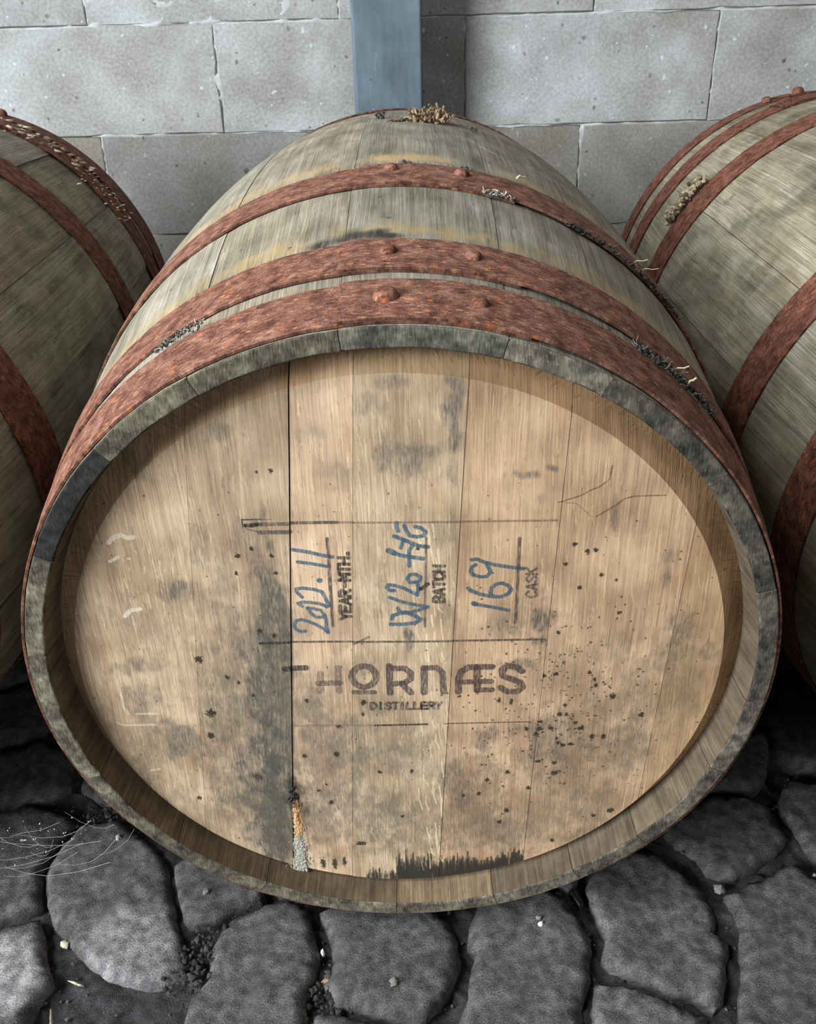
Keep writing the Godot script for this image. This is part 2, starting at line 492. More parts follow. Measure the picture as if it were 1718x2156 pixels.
	for k in 330:
		var q := Vector2(1090 + rng.randfn() * 120, 900 + rng.randfn() * 130)
		spot(im, q.x, q.y, rng.randf_range(1.2, 4.2), rng.randf_range(1.2, 3.6), Color8(52, 46, 38), rng.randf_range(0.5, 0.85))
	for k in 420:
		var q := Vector2(rng.randf() * W, 300 + rng.randf() * 1150)
		spot(im, q.x, q.y, rng.randf_range(0.9, 2.8), rng.randf_range(0.9, 2.8), Color8(56, 48, 40), rng.randf_range(0.4, 0.8))
	# saw marks round the bevelled edge
	for k in 2300:
		var a := TAU * rng.randf(); var r := rng.randf_range(716, 752); var l := rng.randf_range(6, 30)
		var d := Vector2(sin(a), -cos(a)); var t := Vector2(d.y, -d.x)
		var skew := 0.7 if sin(a * 9.0) > 0 else -0.7
		var p := Vector2(768, 768) + d * r
		var q := p + (d + t * skew).normalized() * l
		if (q - Vector2(762, 792)).length() < 719.0 or (p - Vector2(762, 792)).length() < 719.0: continue
		var pale := rng.randf() < 0.6
		stroke(im, [p, q], rng.randf_range(0.9, 1.7), Color8(206, 192, 160) if pale else Color8(94, 82, 64), rng.randf_range(0.2, 0.5))
	var normals := bump_from(im, 2.2)
	# burnt-in stencil and marker
	var cols := [Color8(62, 84, 108), Color8(72, 62, 62), Color8(38, 36, 38), Color8(226, 222, 212), Color8(84, 50, 32)]
	for l in INK:
		var pts := []
		for i in range(3, l.size(), 2): pts.append(Vector2(l[i], l[i + 1]))
		stroke(im, pts, l[2] * 1.12, cols[int(l[0])], l[1], 0.35 if l[0] == 0 else 0.5)
	stencil(im, "YEAR-MTH.", Vector2(660, 646), Vector2(666, 460), Vector2(638, 645), 8.0, cols[2], [0.75, 0.75, 0.8, 0.75, 0.85, 0.9])
	stencil(im, "BATCH", Vector2(862, 603), Vector2(863, 505), Vector2(840, 602), 7.5, cols[2], [0.7, 0.75, 0.7, 0.8])
	stencil(im, "CASK", Vector2(1060, 596), Vector2(1057, 516), Vector2(1038, 595), 5.5, cols[1], [0.75, 0.8, 0.7])
	stencil(im, "DISTILLERY", Vector2(690, 905), Vector2(857, 907), Vector2(691, 885), 6.6, cols[2], [0.6, 0.75, 0.7, 0.6, 0.7, 0.75, 0.7, 0.9, 0.65, 0.5])
	im.convert(Image.FORMAT_RGB8)
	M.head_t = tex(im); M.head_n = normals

func stain_sheet(draw: Callable) -> ImageTexture:
	var im := Image.create_empty(2048, 1024, false, Image.FORMAT_RGBA8)
	draw.call(im)
	return tex(im)

func sheet(deg: float, z: float) -> Vector2:      # degrees from the top, metres from the bilge -> the stain sheet's pixels
	return Vector2((deg / 360.0 + 0.5) * 2048.0, (z + HL) / LEN * 1024.0)

func skin(sheet_tex: Texture2D) -> StandardMaterial3D:
	var m := mat(M.wood_t, 0.9, M.wood_n, 0.5)
	m.detail_enabled = true; m.detail_albedo = sheet_tex; m.detail_blend_mode = BaseMaterial3D.BLEND_MODE_MIX; m.detail_uv_layer = BaseMaterial3D.DETAIL_UV_2
	return m

# ---------------------------------------------------------------- casks
func prof(z: float) -> float:
	var t := z / HL
	return RB - (RB - R0) * t * t

func around(r: float, a: float, z: float) -> Vector3:   # a from the top, clockwise as seen from the front; the axis lies RB above the base
	return Vector3(r * sin(a), RB + r * cos(a), z)

func stave_mesh(a0: float, a1: float, tint: Color, end_tint: Color, inner_tint: Color, wood: Material, lift: float) -> ArrayMesh:
	var am := ArrayMesh.new()
	var gap := 0.00028
	var na := maxi(3, int((a1 - a0) / 0.05))
	var nz := 30
	var off := Vector2(rng.randf(), rng.randf())
	var g := Geo.new()
	var grid := []
	for j in nz + 1:
		var z := lerpf(-HL, HL - 0.0012, float(j) / nz)
		var r := prof(z) + lift
		var slope := 2.0 * (RB - R0) * z / (HL * HL)
		var row := []
		for i in na + 1:
			var a := lerpf(a0 + gap / r, a1 - gap / r, float(i) / na)
			var e := 0.0
			if i == 0 or i == na: e = -0.0004
			var nn := Vector3(sin(a), cos(a), slope).normalized()
			row.append(g.vert(around(r + e, a, z), nn, Vector2(a * 0.3 / 0.36 + off.x, z / 0.72 + off.y), tint, Vector2(a / TAU + 0.5, (z + HL) / LEN)))
		grid.append(row)
	for j in nz:
		for i in na: g.quad(grid[j][i], grid[j][i + 1], grid[j + 1][i + 1], grid[j + 1][i])
	# flanks
	for side in 2:
		var prev := []
		for j in 13:
			var z := lerpf(-HL, HL, j / 12.0)
			var r := prof(z) + lift
			var a := a0 + gap / r if side == 0 else a1 - gap / r
			var nn := Vector3(cos(a), -sin(a), 0) * (-1.0 if side == 0 else 1.0)
			var ro := r - 0.0004
			var ri := r - (0.014 if absf(z) > HL - 0.001 else 0.026)
			var p := [g.vert(around(ro, a, z), nn, Vector2(off.x, z / 0.72), tint * 0.6), g.vert(around(ri, a, z), nn, Vector2(off.x + 0.06, z / 0.72), tint * 0.6)]
			if j: g.quad(prev[0], prev[1], p[1], p[0])
			prev = p
	g.commit(am, wood)
	# chime ends: outer arris, end face, inner arris
	var e := Geo.new()
	for s in [1.0, -1.0]:
		var rr := [[R0 + lift, HL - 0.0012, 0.7], [R0 + lift - 0.0012, HL, 1.0], [R0 - 0.0126, HL, 1.0], [R0 - 0.0141, HL - 0.0014, 0.6]]
		var prev2 := []
		for q in rr:
			var row := []
			for i in na + 1:
				var a := lerpf(a0 + gap / R0, a1 - gap / R0, float(i) / na)
				var out := 0.7 if q[0] > R0 - 0.0005 else (-0.7 if q[2] < 0.65 else 0.0)
				var nn := Vector3(sin(a) * out, cos(a) * out, s * q[2]).normalized()
				var wob := 0.0005 * sin(a * 37.0 + a0 * 9.0) if q[2] < 0.65 else 0.0
				row.append(e.vert(around(q[0] + wob, a, s * q[1]), nn, Vector2(sin(a), cos(a)) * q[0] / 0.13 + off, end_tint))
			if prev2:
				for i in na: e.quad(prev2[i], prev2[i + 1], row[i + 1], row[i])
			prev2 = row
	e.commit(am, M.end)
	# the inside of the chime down past the croze
	var f := Geo.new()
	for s in [1.0, -1.0]:
		var rr := [[R0 - 0.0141, HL - 0.0014], [R0 - 0.0152, HL - 0.010], [R0 - 0.0170, HL - 0.034], [R0 - 0.0185, HL - 0.06]]
		var prev3 := []
		for q in rr:
			var row := []
			for i in na + 1:
				var a := lerpf(a0 + gap / R0, a1 - gap / R0, float(i) / na)
				row.append(f.vert(around(q[0], a, s * q[1]), Vector3(-sin(a), -cos(a), 0.0), Vector2(a * 0.27 / 0.2 + off.x, q[1] / 0.3), inner_tint))
			if prev3:
				for i in na: f.quad(prev3[i], prev3[i + 1], row[i + 1], row[i])
			prev3 = row
	f.commit(am, M.inner)
	return am

func hoop_mesh(z0: float, z1: float, start: float, m: Material) -> ArrayMesh:
	# a flat strip that starts at the angle start, runs clockwise all round and ends beneath its own beginning
	var g := Geo.new()
	var th := 0.0021
	var n := 150
	var span := TAU + 0.42
	var tone := noise(0.9, 3, int(z0 * 5000) + 77)
	var rows := []
	for i in n + 1:
		var a := start + span * i / n
		var lapped := span * i / n
		var lift := 0.0006 + 0.0019 * (1.0 - smoothstep(0.40, 0.95, lapped))
		if lapped > TAU - 0.25: lift = 0.0006
		var dz := 0.0007 * sin(a * 5.0 + z0 * 40) + tone.get_noise_2d(a * 30.0, 3.0) * 0.0007
		var col := Color.WHITE * (1.0 + 0.22 * tone.get_noise_2d(a * 2.2, z0 * 9))
		var row := []
		var dirv := Vector3(sin(a), cos(a), 0)
		# section: inner rear, outer rear, crown, outer front, inner front
		var sec := [[z0 + dz, 0.0, Vector3(0, 0, -1)], [z0 + dz, th - 0.0005, Vector3(0, 0, -1)], [z0 + dz + 0.0006, th, dirv], [(z0 + z1) / 2 + dz, th + 0.0004, dirv], [z1 + dz - 0.0006, th, dirv], [z1 + dz, th - 0.0005, Vector3(0, 0, 1)], [z1 + dz, 0.0, Vector3(0, 0, 1)]]
		for q in sec:
			var z: float = q[0]
			var nn: Vector3 = q[2]
			if nn == dirv: nn = (dirv + Vector3(0, 0, 2.0 * (RB - R0) * z / (HL * HL))).normalized()
			row.append(g.vert(around(prof(z) + lift + q[1], a, z), nn, Vector2(a * 0.3 / 0.4, z / 0.4 + start), col if nn.z * nn.z < 0.9 else col * 0.55))
		rows.append(row)
		if i:
			for k in 6: g.quad(rows[i - 1][k], rows[i - 1][k + 1], row[k + 1], row[k])
	for e in [0, n]:     # cut ends
		var a: float = start + span * float(e) / n
		var nn := Vector3(cos(a), -sin(a), 0) * (-1.0 if e == 0 else 1.0)
		var q := []
		for k in [0, 2, 4, 6]:
			var id: int = rows[e][k]
			q.append(g.vert(g.v[id], nn, g.uv[id], Color(0.5, 0.5, 0.5)))
		g.quad(q[0], q[1], q[2], q[3])
	return mesh_of(g, m)

func rivet_mesh(r: float, h: float, a: float, z: float, lift: float, m: Material, tint: Color) -> ArrayMesh:
	var g := Geo.new()
	var c := around(prof(z) + lift, a, z)
	var up := Vector3(sin(a), cos(a), 2.0 * (RB - R0) * z / (HL * HL)).normalized()
	var s := Vector3(cos(a), -sin(a), 0); var t := up.cross(s)
	var off := Vector2(rng.randf(), rng.randf())
	var prev := []
	var rings := [[1.0, -0.1], [1.0, 0.12], [0.93, 0.45], [0.75, 0.75], [0.45, 0.95], [0.0, 1.02]]
	for q in rings:
		var row := []
		for k in 18:
			var an := TAU * k / 18
			var wob := 1.0 + 0.06 * sin(an * 2 + off.x * 9)
			var d := s * cos(an) + t * sin(an)
			var nn: Vector3 = (d * q[0] * (1.0 if q[1] < 0.9 else 0.4) + up * maxf(0.0, q[1])).normalized()
			row.append(g.vert(c + d * r * q[0] * wob + up * h * q[1], nn, off + Vector2(cos(an), sin(an)) * q[0] * 0.02, tint))
		if prev:
			for k in 18: g.quad(prev[k], prev[(k + 1) % 18], row[(k + 1) % 18], row[k])
		prev = row
	return mesh_of(g, m)

const HEAD_R := 0.2664
const HEAD_FLAT := 0.2525
const HEAD_OFF := Vector2(-0.002, -0.0085)     # the flat was cut a little off centre
func head_boards(parent: Node3D, joints: Array, tints: Array, gaps: Array, front: bool) -> void:
	# each board of the head: the disc cut along the two joints, with its bevelled rim
	var S := 1000.0
	var disc := PackedVector2Array(); var flat := PackedVector2Array()
	for i in 160:
		var a := TAU * i / 160
		disc.append(Vector2(cos(a), sin(a)) * HEAD_R * S); flat.append((HEAD_OFF + Vector2(cos(a), sin(a)) * HEAD_FLAT) * S)
	var zf := HL - 0.0215; var zb := HL - 0.031
	var sg := 1.0 if front else -1.0
	for b in joints.size() + 1:
		var l0: Array = joints[b - 1] if b > 0 else [-0.5, 0.0]
		var l1: Array = joints[b] if b < joints.size() else [0.5, 0.0]
		var gl: float = gaps[b - 1] if b > 0 else 0.0
		var gr: float = gaps[b] if b < joints.size() else 0.0
		var cell := PackedVector2Array()
		for y in [-0.3, 0.3]: cell.append(Vector2(l0[0] + l0[1] * y + gl, y) * S)
		for y in [0.3, -0.3]: cell.append(Vector2(l1[0] + l1[1] * y - gr, y) * S)
		var lift: float = [0.0, 0.0004, -0.0003, 0.0002, -0.0002, 0.0003, 0.0][b % 7]
		var g := Geo.new(); var bev := Geo.new()
		var off := Vector2.ZERO
		var cen := func(p: Vector2) -> Vector2: return Vector2((p.x / S + HSPAN / 2) / HSPAN, (HSPAN / 2 - p.y / S) / HSPAN)
		for poly in Geometry2D.intersect_polygons(flat, cell):
			var ids := []
			for p in poly: ids.append(g.vert(Vector3(p.x / S, RB + p.y / S, sg * (zf + lift)), Vector3(0, 0, sg), cen.call(p)))
			var t := Geometry2D.triangulate_polygon(poly)
			for k in range(0, t.size(), 3): g.tri(ids[t[k]], ids[t[k + 1]], ids[t[k + 2]])
			# rim of the piece, down into the joint
			for k in poly.size():
				var p: Vector2 = poly[k]; var q: Vector2 = poly[(k + 1) % poly.size()]
				var out := Vector3((q - p).y, -(q - p).x, 0).normalized()
				if absf(out.x) < 0.9 or (p - HEAD_OFF * S).length() > HEAD_FLAT * S - 0.05 and (q - HEAD_OFF * S).length() > HEAD_FLAT * S - 0.05: continue
				var mid := (p + q) / 2
				if out.dot(Vector3(cell[2].x, mid.y, 0) * 0 + Vector3(mid.x - (l0[0] + l1[0]) * S / 2, 0, 0)) < 0: out = -out
				var i0 := g.vert(Vector3(p.x / S, RB + p.y / S, sg * (zf + lift)), out, cen.call(p), Color(0.5, 0.5, 0.5)); var i1 := g.vert(Vector3(q.x / S, RB + q.y / S, sg * (zf + lift)), out, cen.call(q), Color(0.5, 0.5, 0.5))
				var i2 := g.vert(Vector3(q.x / S, RB + q.y / S, sg * (zf - 0.02)), out, cen.call(q) + Vector2(0.01, 0), Color(0.5, 0.5, 0.5)); var i3 := g.vert(Vector3(p.x / S, RB + p.y / S, sg * (zf - 0.02)), out, cen.call(p) + Vector2(0.01, 0), Color(0.5, 0.5, 0.5))
				g.quad(i0, i1, i2, i3)
		# bevel: strips between the flat and the rim, cut by the joints
		for i in 160:
			var a := TAU * i / 160; var a2 := TAU * (i + 1) / 160
			var d := Vector2(cos(a), sin(a)) * S; var d2 := Vector2(cos(a2), sin(a2)) * S
			var seg := PackedVector2Array([HEAD_OFF * S + d * HEAD_FLAT, d * HEAD_R, d2 * HEAD_R, HEAD_OFF * S + d2 * HEAD_FLAT])
			for poly in Geometry2D.intersect_polygons(seg, cell):
				var ids := []
				for p in poly:
					var r: float = p.length() / S
					var din := maxf(0.0, (p / S - HEAD_OFF).length() - HEAD_FLAT); var dout := maxf(0.0, HEAD_R - r)
					var tt := clampf(din / maxf(din + dout, 1e-6), 0, 1)
					var nn := Vector3(p.x / S / r * 0.54, p.y / S / r * 0.54, 0.84 * sg)
					ids.append(bev.vert(Vector3(p.x / S, RB + p.y / S, sg * (lerpf(zf + lift, zb, tt))), nn.normalized(), cen.call(p)))
				var t := Geometry2D.triangulate_polygon(poly)
				for k in range(0, t.size(), 3): bev.tri(ids[t[k]], ids[t[k + 1]], ids[t[k + 2]])
		var am := ArrayMesh.new()
		if front:
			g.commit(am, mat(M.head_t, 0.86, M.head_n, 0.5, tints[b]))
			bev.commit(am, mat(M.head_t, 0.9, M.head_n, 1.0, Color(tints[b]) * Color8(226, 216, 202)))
		else:
			g.commit(am, M.head_back); bev.commit(am, M.head_back)
		part("head_board", am, parent)

func make_cask(label: String, d: Dictionary) -> Node3D:
	var o := thing("oak_cask", label, "barrel", d.at, "oak casks lying along the wall")
	o.rotation = Vector3(d.pitch, d.yaw, 0); o.scale = Vector3.ONE * float(d.scale)
	# staves
	var cuts: Array = d.cuts
	for i in cuts.size():
		var a0 := deg_to_rad(cuts[i]); var a1 := deg_to_rad(cuts[(i + 1) % cuts.size()] + (360.0 if i == cuts.size() - 1 else 0.0))
		var k := rng.randf_range(d.tone[0], d.tone[1]); var warm := rng.randf_range(-0.04, 0.04)
		var tint := Color(k * (1 + warm), k, k * (1 - warm)) * Color(d.hue)
		var ek := rng.randf_range(0.62, 1.05)
		var end_tint := Color(ek * 1.02, ek, ek * 0.95)
		if d.ends.has(i): end_tint = d.ends[i]
		var ik := rng.randf_range(0.6, 1.0)
		var grey := 1.0 if cuts[i] > 40 and cuts[i] < 150 else 0.0
		part("stave", stave_mesh(a0, a1, tint, end_tint, Color(ik, ik, ik).lerp(Color(0.5, 0.54, 0.6), grey * 0.8), d.wood, rng.randf_range(-1, 1) * float(d.step)), o)
	# heads
	head_boards(o, d.joints, d.tints, d.gaps, true)
	head_boards(o, [[-0.12, 0.0], [0.0, 0.0], [0.11, 0.0]], [], [0.0004, 0.0004, 0.0004], false)
	# hoops
	for h in d.hoops:
		var hm := part("hoop", hoop_mesh(h[0], h[1], deg_to_rad(h[2]), d.rust), o)
		var zc: float = (h[0] + h[1]) / 2
		for r in h[3]:
			var warm: bool = r[2] > 0.008
			part("rivet", rivet_mesh(r[2], r[3], deg_to_rad(r[0]), zc + r[1], 0.0044, M.rust, Color(1.0, 0.95, 0.9) if warm else Color(0.92, 0.9, 0.9)), hm)
	return o

func random_cuts(fixed: Array) -> Array:
	# joint angles in degrees from -180 to 180: the measured ones, with staves of 60 to 130 mm between them
	var out := []
	for i in fixed.size():
		var a: float = fixed[i]; var b: float = fixed[(i + 1) % fixed.size()]
		if i == fixed.size() - 1: b += 360.0
		var n := maxi(1, roundi((b - a) / 19.0))
		for k in n: out.append(a + (b - a) * (k + (rng.randf_range(-0.2, 0.2) if k else 0.0)) / n)
	return out

func make_casks() -> void:
	var a := 0.0361
	# ---- the cask in the middle, nose down on the falling floor
	var sheet_mid := stain_sheet(func(im: Image):
		for k in 90:
			var q := sheet(rng.randf_range(-180, 180), rng.randf_range(-HL, HL))
			blot(im, q.x, q.y, rng.randf_range(10, 60), rng.randf_range(15, 90), Color8(92, 86, 70) if k % 3 else Color8(176, 166, 138), rng.randf_range(0.15, 0.4), 1.2, 0.6)
		for b in [[-46, -9, 0.103, 26], [-4, 9, 0.098, 22], [17, 52, 0.098, 26]]:      # bright bands where the bilge hoop used to sit
			var n := 14
			for k in n:
				var q := sheet(lerpf(b[0], b[1], (k + 0.5) / n), b[2] + rng.randf_range(-0.003, 0.003))
				blot(im, q.x, q.y, 18, b[3], Color8(188, 158, 108), 0.52, 0.8, 0.6)
		for b in [[-62, -12, 0.306, 24, 0.4], [12, 60, 0.304, 24, 0.5], [-8, 12, 0.300, 20, 0.3], [-70, 60, 0.282, 6, 0.15]]:
			var n := 18
			for k in n:
				var q := sheet(lerpf(b[0], b[1], (k + 0.5) / n), b[2] + rng.randf_range(-0.005, 0.004))
				blot(im, q.x, q.y, 18, b[3], Color8(182, 154, 100), b[4], 1.1, 0.6)
		for q3 in [[-9.6, 0.315, 13, 15], [-7.5, 0.311, 16, 19], [-5.0, 0.307, 18, 22], [-2.5, 0.308, 16, 17], [0.0, 0.311, 14, 10]]:      # black spill above the quarter hoop
			var q := sheet(q3[0], q3[1])
			blot(im, q.x, q.y, q3[2], q3[3], Color8(34, 32, 28), 0.9, 0.5, 0.2)
		for k in 60:
			var q := sheet(rng.randf_range(-60, 60), rng.randf_range(-0.15, 0.42))
			spot(im, q.x, q.y, rng.randf_range(1, 2.5), rng.randf_range(1, 3), Color8(60, 56, 46), 0.7)
		for k in 70:      # dust under the right hand hoops
			var q := sheet(rng.randf_range(30, 56), rng.randf_range(0.33, 0.39))
			spot(im, q.x, q.y, rng.randf_range(1, 3), rng.randf_range(1, 3), Color8(50, 50, 48), 0.7)
		var w := sheet(13, -0.02)
		for k in 5: stroke(im, [w + Vector2(k * 3, -20 + k * 9), w + Vector2(18 + k * 6, 10 + k * 12)], 2, Color8(196, 190, 172), 0.5))
	var cuts := random_cuts([-151.4, -110.9, -64.6, -43.9, -6.4, 15.0, 29.6, 95.9, 163.6])
	var ends := {}
	for i in cuts.size():
		var c: float = cuts[i]
		if absf(c + 64.6) < 0.1: ends[i] = Color(0.13, 0.13, 0.15)
		if c > -44 and c < -7: ends[i] = Color(0.62, 0.60, 0.52)
		if absf(c + 6.4) < 0.1: ends[i] = Color(0.55, 0.56, 0.54)
		if c > 3 and c < 15: ends[i] = Color(0.32, 0.33, 0.36)
		if c > 15 and c < 90: ends[i] = Color(0.40, 0.39, 0.38) if int(c) % 2 else Color(0.52, 0.50, 0.45)
		if c > -120 and c < -64.7: ends[i] = Color(0.80, 0.78, 0.68)
		if c < -120 or c > 150: ends[i] = Color(0.72, 0.68, 0.60)
		if c > 90 and c < 150: ends[i] = Color(0.60, 0.58, 0.55)

	make_cask("rust-hooped oak cask in the middle, lettering and blue marker on its pale head", {
		"at": Vector3(0, RB - RB * cos(a), -HL - RB * sin(a)), "pitch": a, "yaw": 0.0, "scale": 1.0,
		"cuts": cuts, "tone": [0.8, 0.98], "hue": Color(1.0, 1.0, 1.0), "ends": ends, "wood": skin(sheet_mid), "step": 0.0003, "rust": M.rust,
		"joints": [[-0.1615, 0.0997], [-0.0871, 0.0817], [-0.0388, 0.0562], [0.0390, 0.0472], [0.1120, 0.0321], [0.2079, 0.0435]],
		"gaps": [0.00014, 0.0004, 0.00016, 0.00014, 0.00014, 0.0001],
		"tints": [Color(1.0, 0.98, 0.93), Color(0.95, 0.935, 0.89), Color(1.06, 1.03, 0.98), Color(1.0, 0.99, 0.94), Color(0.98, 0.93, 0.86), Color(0.97, 0.92, 0.85), Color(0.90, 0.85, 0.76)],
		"hoops": [
			[0.3945, 0.4475, -6.3, [[-0.4, 0.0, 0.0082, 0.0060], [11.3, 0.0, 0.0062, 0.0040]]],
			[0.3275, 0.3763, -6.8, [[-0.3, 0.0, 0.0064, 0.0046], [10.9, 0.0, 0.0064, 0.0046]]],
			[0.1405, 0.1987, -5.4, [[-0.4, -0.008, 0.0068, 0.0052], [10.5, -0.006, 0.0068, 0.0052]]],
			[-0.405, -0.372, 110.0, []], [-0.4475, -0.414, 95.0, []]],
	})
	# ---- left neighbour
	var sheet_l := stain_sheet(func(im: Image):
		for k in 150:
			var q := sheet(rng.randf_range(-20, 130), rng.randf_range(-HL, HL))
			blot(im, q.x, q.y, rng.randf_range(20, 70), rng.randf_range(8, 26), Color8(78, 72, 58) if k % 3 else Color8(160, 150, 122), rng.randf_range(0.2, 0.5), 1.2, 0.4)
		for k in 40:
			var q := sheet(rng.randf_range(50, 75), rng.randf_range(0.05, 0.2))
			spot(im, q.x, q.y, rng.randf_range(1, 3), rng.randf_range(2, 7), Color8(150, 146, 132), 0.6))
	var flats := [Color(0.9, 0.9, 0.85)]
	for k in 6: flats.append(Color(0.9, 0.88, 0.82))
	var jn := [[-0.19, 0.0], [-0.1, 0.0], [-0.02, 0.0], [0.06, 0.0], [0.12, 0.0], [0.2, 0.0]]
	var gp := [0.0004, 0.0004, 0.0004, 0.0004, 0.0004, 0.0004]
	var left := make_cask("oak cask at the left, in shadow, pale flaking crust on its rear hoop", {
		"at": Vector3(-0.678, 0.3264 - RB * 1.0069 * cos(0.0425), -0.4993 - RB * 1.0069 * sin(0.0425)), "pitch": 0.0425, "yaw": -0.0174, "scale": 1.0069,
		"cuts": random_cuts([-170.0, -8.0, 14.0, 37.0, 56.0, 74.0, 100.0]), "tone": [0.72, 0.95], "hue": Color(1.0, 1.0, 0.95), "ends": {}, "wood": skin(sheet_l), "step": 0.0017, "rust": M.rust_dull,
		"joints": jn, "gaps": gp, "tints": flats,
		"hoops": [[0.395, 0.447, 180.0, []], [0.330, 0.375, 170.0, []], [0.158, 0.219, 175.0, []], [-0.187, -0.133, 180.0, []], [-0.378, -0.325, 12.0, [[8.0, 0.0, 0.008, 0.007]]], [-0.447, -0.391, 9.0, [[17.0, 0.0, 0.009, 0.009]]]],
	})
	var crust := Geo.new()
	for k in 240:
		var ang := deg_to_rad(rng.randf_range(17, 62)); var z := -0.352 + rng.randfn() * 0.016
		if rng.randf() < 0.3: z = -0.386 + rng.randfn() * 0.006
		var s := rng.randf_range(0.0012, 0.0052) * (1.3 if ang < 0.8 else 0.6)
		var pale := rng.randf()
		lump(crust, around(prof(z) + 0.003, ang, z), Vector3(s * 1.5, s * 0.5, s), Color8(226, 214, 190).srgb_to_linear() if pale < 0.5 else (Color8(150, 138, 118).srgb_to_linear() if pale < 0.8 else Color8(96, 62, 46).srgb_to_linear()))
	var cr := part("lichen_crust", mesh_of(crust, M.fibre, false), left)
	cr.set_meta("kind", "stuff")
	# ---- right neighbour
	var sheet_r := stain_sheet(func(im: Image):
		for k in 260:
			var q := sheet(rng.randf_range(-120, 20), rng.randf_range(-HL, HL))
			var cc: Color = [Color8(70, 68, 58), Color8(98, 92, 76), Color8(82, 80, 72), Color8(160, 150, 122), Color8(140, 114, 82)][k % 5]
			blot(im, q.x, q.y, rng.randf_range(15, 60), rng.randf_range(8, 40), cc, rng.randf_range(0.2, 0.5), 1.3, 0.5)
		for k in 8:
			var q := sheet(-38 + rng.randfn() * 9, 0.0 + rng.randfn() * 0.035)
			blot(im, q.x, q.y, 26, 34, Color8(62, 62, 56), 0.45, 1.0, 0.3))
	make_cask("oak cask at the right with broad dark patches between its rust hoops", {
		"at": Vector3(0.644, 0.3156 - RB * 0.9902 * cos(0.051), -0.549 - RB * 0.9902 * sin(0.051)), "pitch": 0.051, "yaw": 0.0436, "scale": 0.9902,
		"cuts": random_cuts([-125.0, -95.0, -72.0, -53.0, -31.0, -11.0, 100.0]), "tone": [0.72, 0.95], "hue": Color(1.0, 1.0, 0.93), "ends": {}, "wood": skin(sheet_r), "step": 0.0006, "rust": M.rust_dull,
		"joints": jn, "gaps": gp, "tints": flats,
		"hoops": [[0.417, 0.447, 180.0, []], [0.318, 0.369, 170.0, []], [0.165, 0.2176, 175.0, []], [-0.2054, -0.1466, 180.0, []], [-0.358, -0.3046, -20.0, [[-17.0, 0.0, 0.007, 0.006]]], [-0.447, -0.400, -14.0, [[-8.0, 0.012, 0.009, 0.009], [-17.0, 0.012, 0.007, 0.007]]]],
	})

# ---------------------------------------------------------------- building
func block_mesh(w: float, h: float, sd: int) -> ArrayMesh:
	var r := RandomNumberGenerator.new(); r.seed = sd
	var g := Geo.new()
	var rim := []
	var n := [14, 6]
	for s in 4:
		var cnt: int = n[s % 2]
		for k in cnt:
			var t := float(k) / cnt
			var p: Vector2 = [Vector2(t, 0), Vector2(1, t), Vector2(1 - t, 1), Vector2(0, 1 - t)][s]
			p = (p - Vector2(0.5, 0.5)) * Vector2(w, h)
			var chip := 0.004 if r.randf() < 0.05 else 0.0
			rim.append(p + Vector2(r.randfn(), r.randfn()) * 0.0006 - p.normalized() * chip)
	var off := Vector2(r.randf(), r.randf())
	var k := r.randf_range(0.88, 1.06); var warm := r.randf_range(-0.025, 0.03)
	var col := Color(k * (1 + warm), k, k * (1 - warm))
	var c := g.vert(Vector3.ZERO, Vector3(0, 0, 1), off, col)
	var a0 := []; var a1 := []; var a2 := []
	for p in rim:
		var d: Vector2 = p.normalized()
		var q: Vector2 = p - Vector2(signf(p.x) * 0.0022, signf(p.y) * 0.0022)
		a0.append(g.vert(Vector3(q.x, q.y, 0), Vector3(0, 0, 1), q / 0.95 + off, col))
		a1.append(g.vert(Vector3(p.x, p.y, -0.0018), Vector3(d.x, d.y, 0.8).normalized(), p / 0.95 + off, col))
		a2.append(g.vert(Vector3(p.x, p.y, -0.09), Vector3(d.x, d.y, 0).normalized(), p / 0.95 + off + Vector2(0.05, 0), col))
	for i in rim.size():
		var j := (i + 1) % rim.size()
		g.tri(c, a0[i], a0[j]); g.quad(a0[i], a0[j], a1[j], a1[i]); g.quad(a1[i], a1[j], a2[j], a2[i])
	return mesh_of(g, M.block)

func grid_sheet(o: Vector3, u: Vector3, w: Vector3, nu: int, nw: int, nn: Vector3, f: Callable, uvs: float, col: Color) -> Geo:
	var g := Geo.new()
	for j in nw + 1:
		for i in nu + 1:
			var p := o + u * (float(i) / nu) + w * (float(j) / nw)
			g.vert(p + nn * f.call(p), nn, Vector2(u.length() * i / nu, w.length() * j / nw) / uvs, col)
	for j in nw:
		for i in nu:
			var q := j * (nu + 1) + i
			g.quad(q, q + 1, q + nu + 2, q + nu + 1)
	g.smooth()
	return g

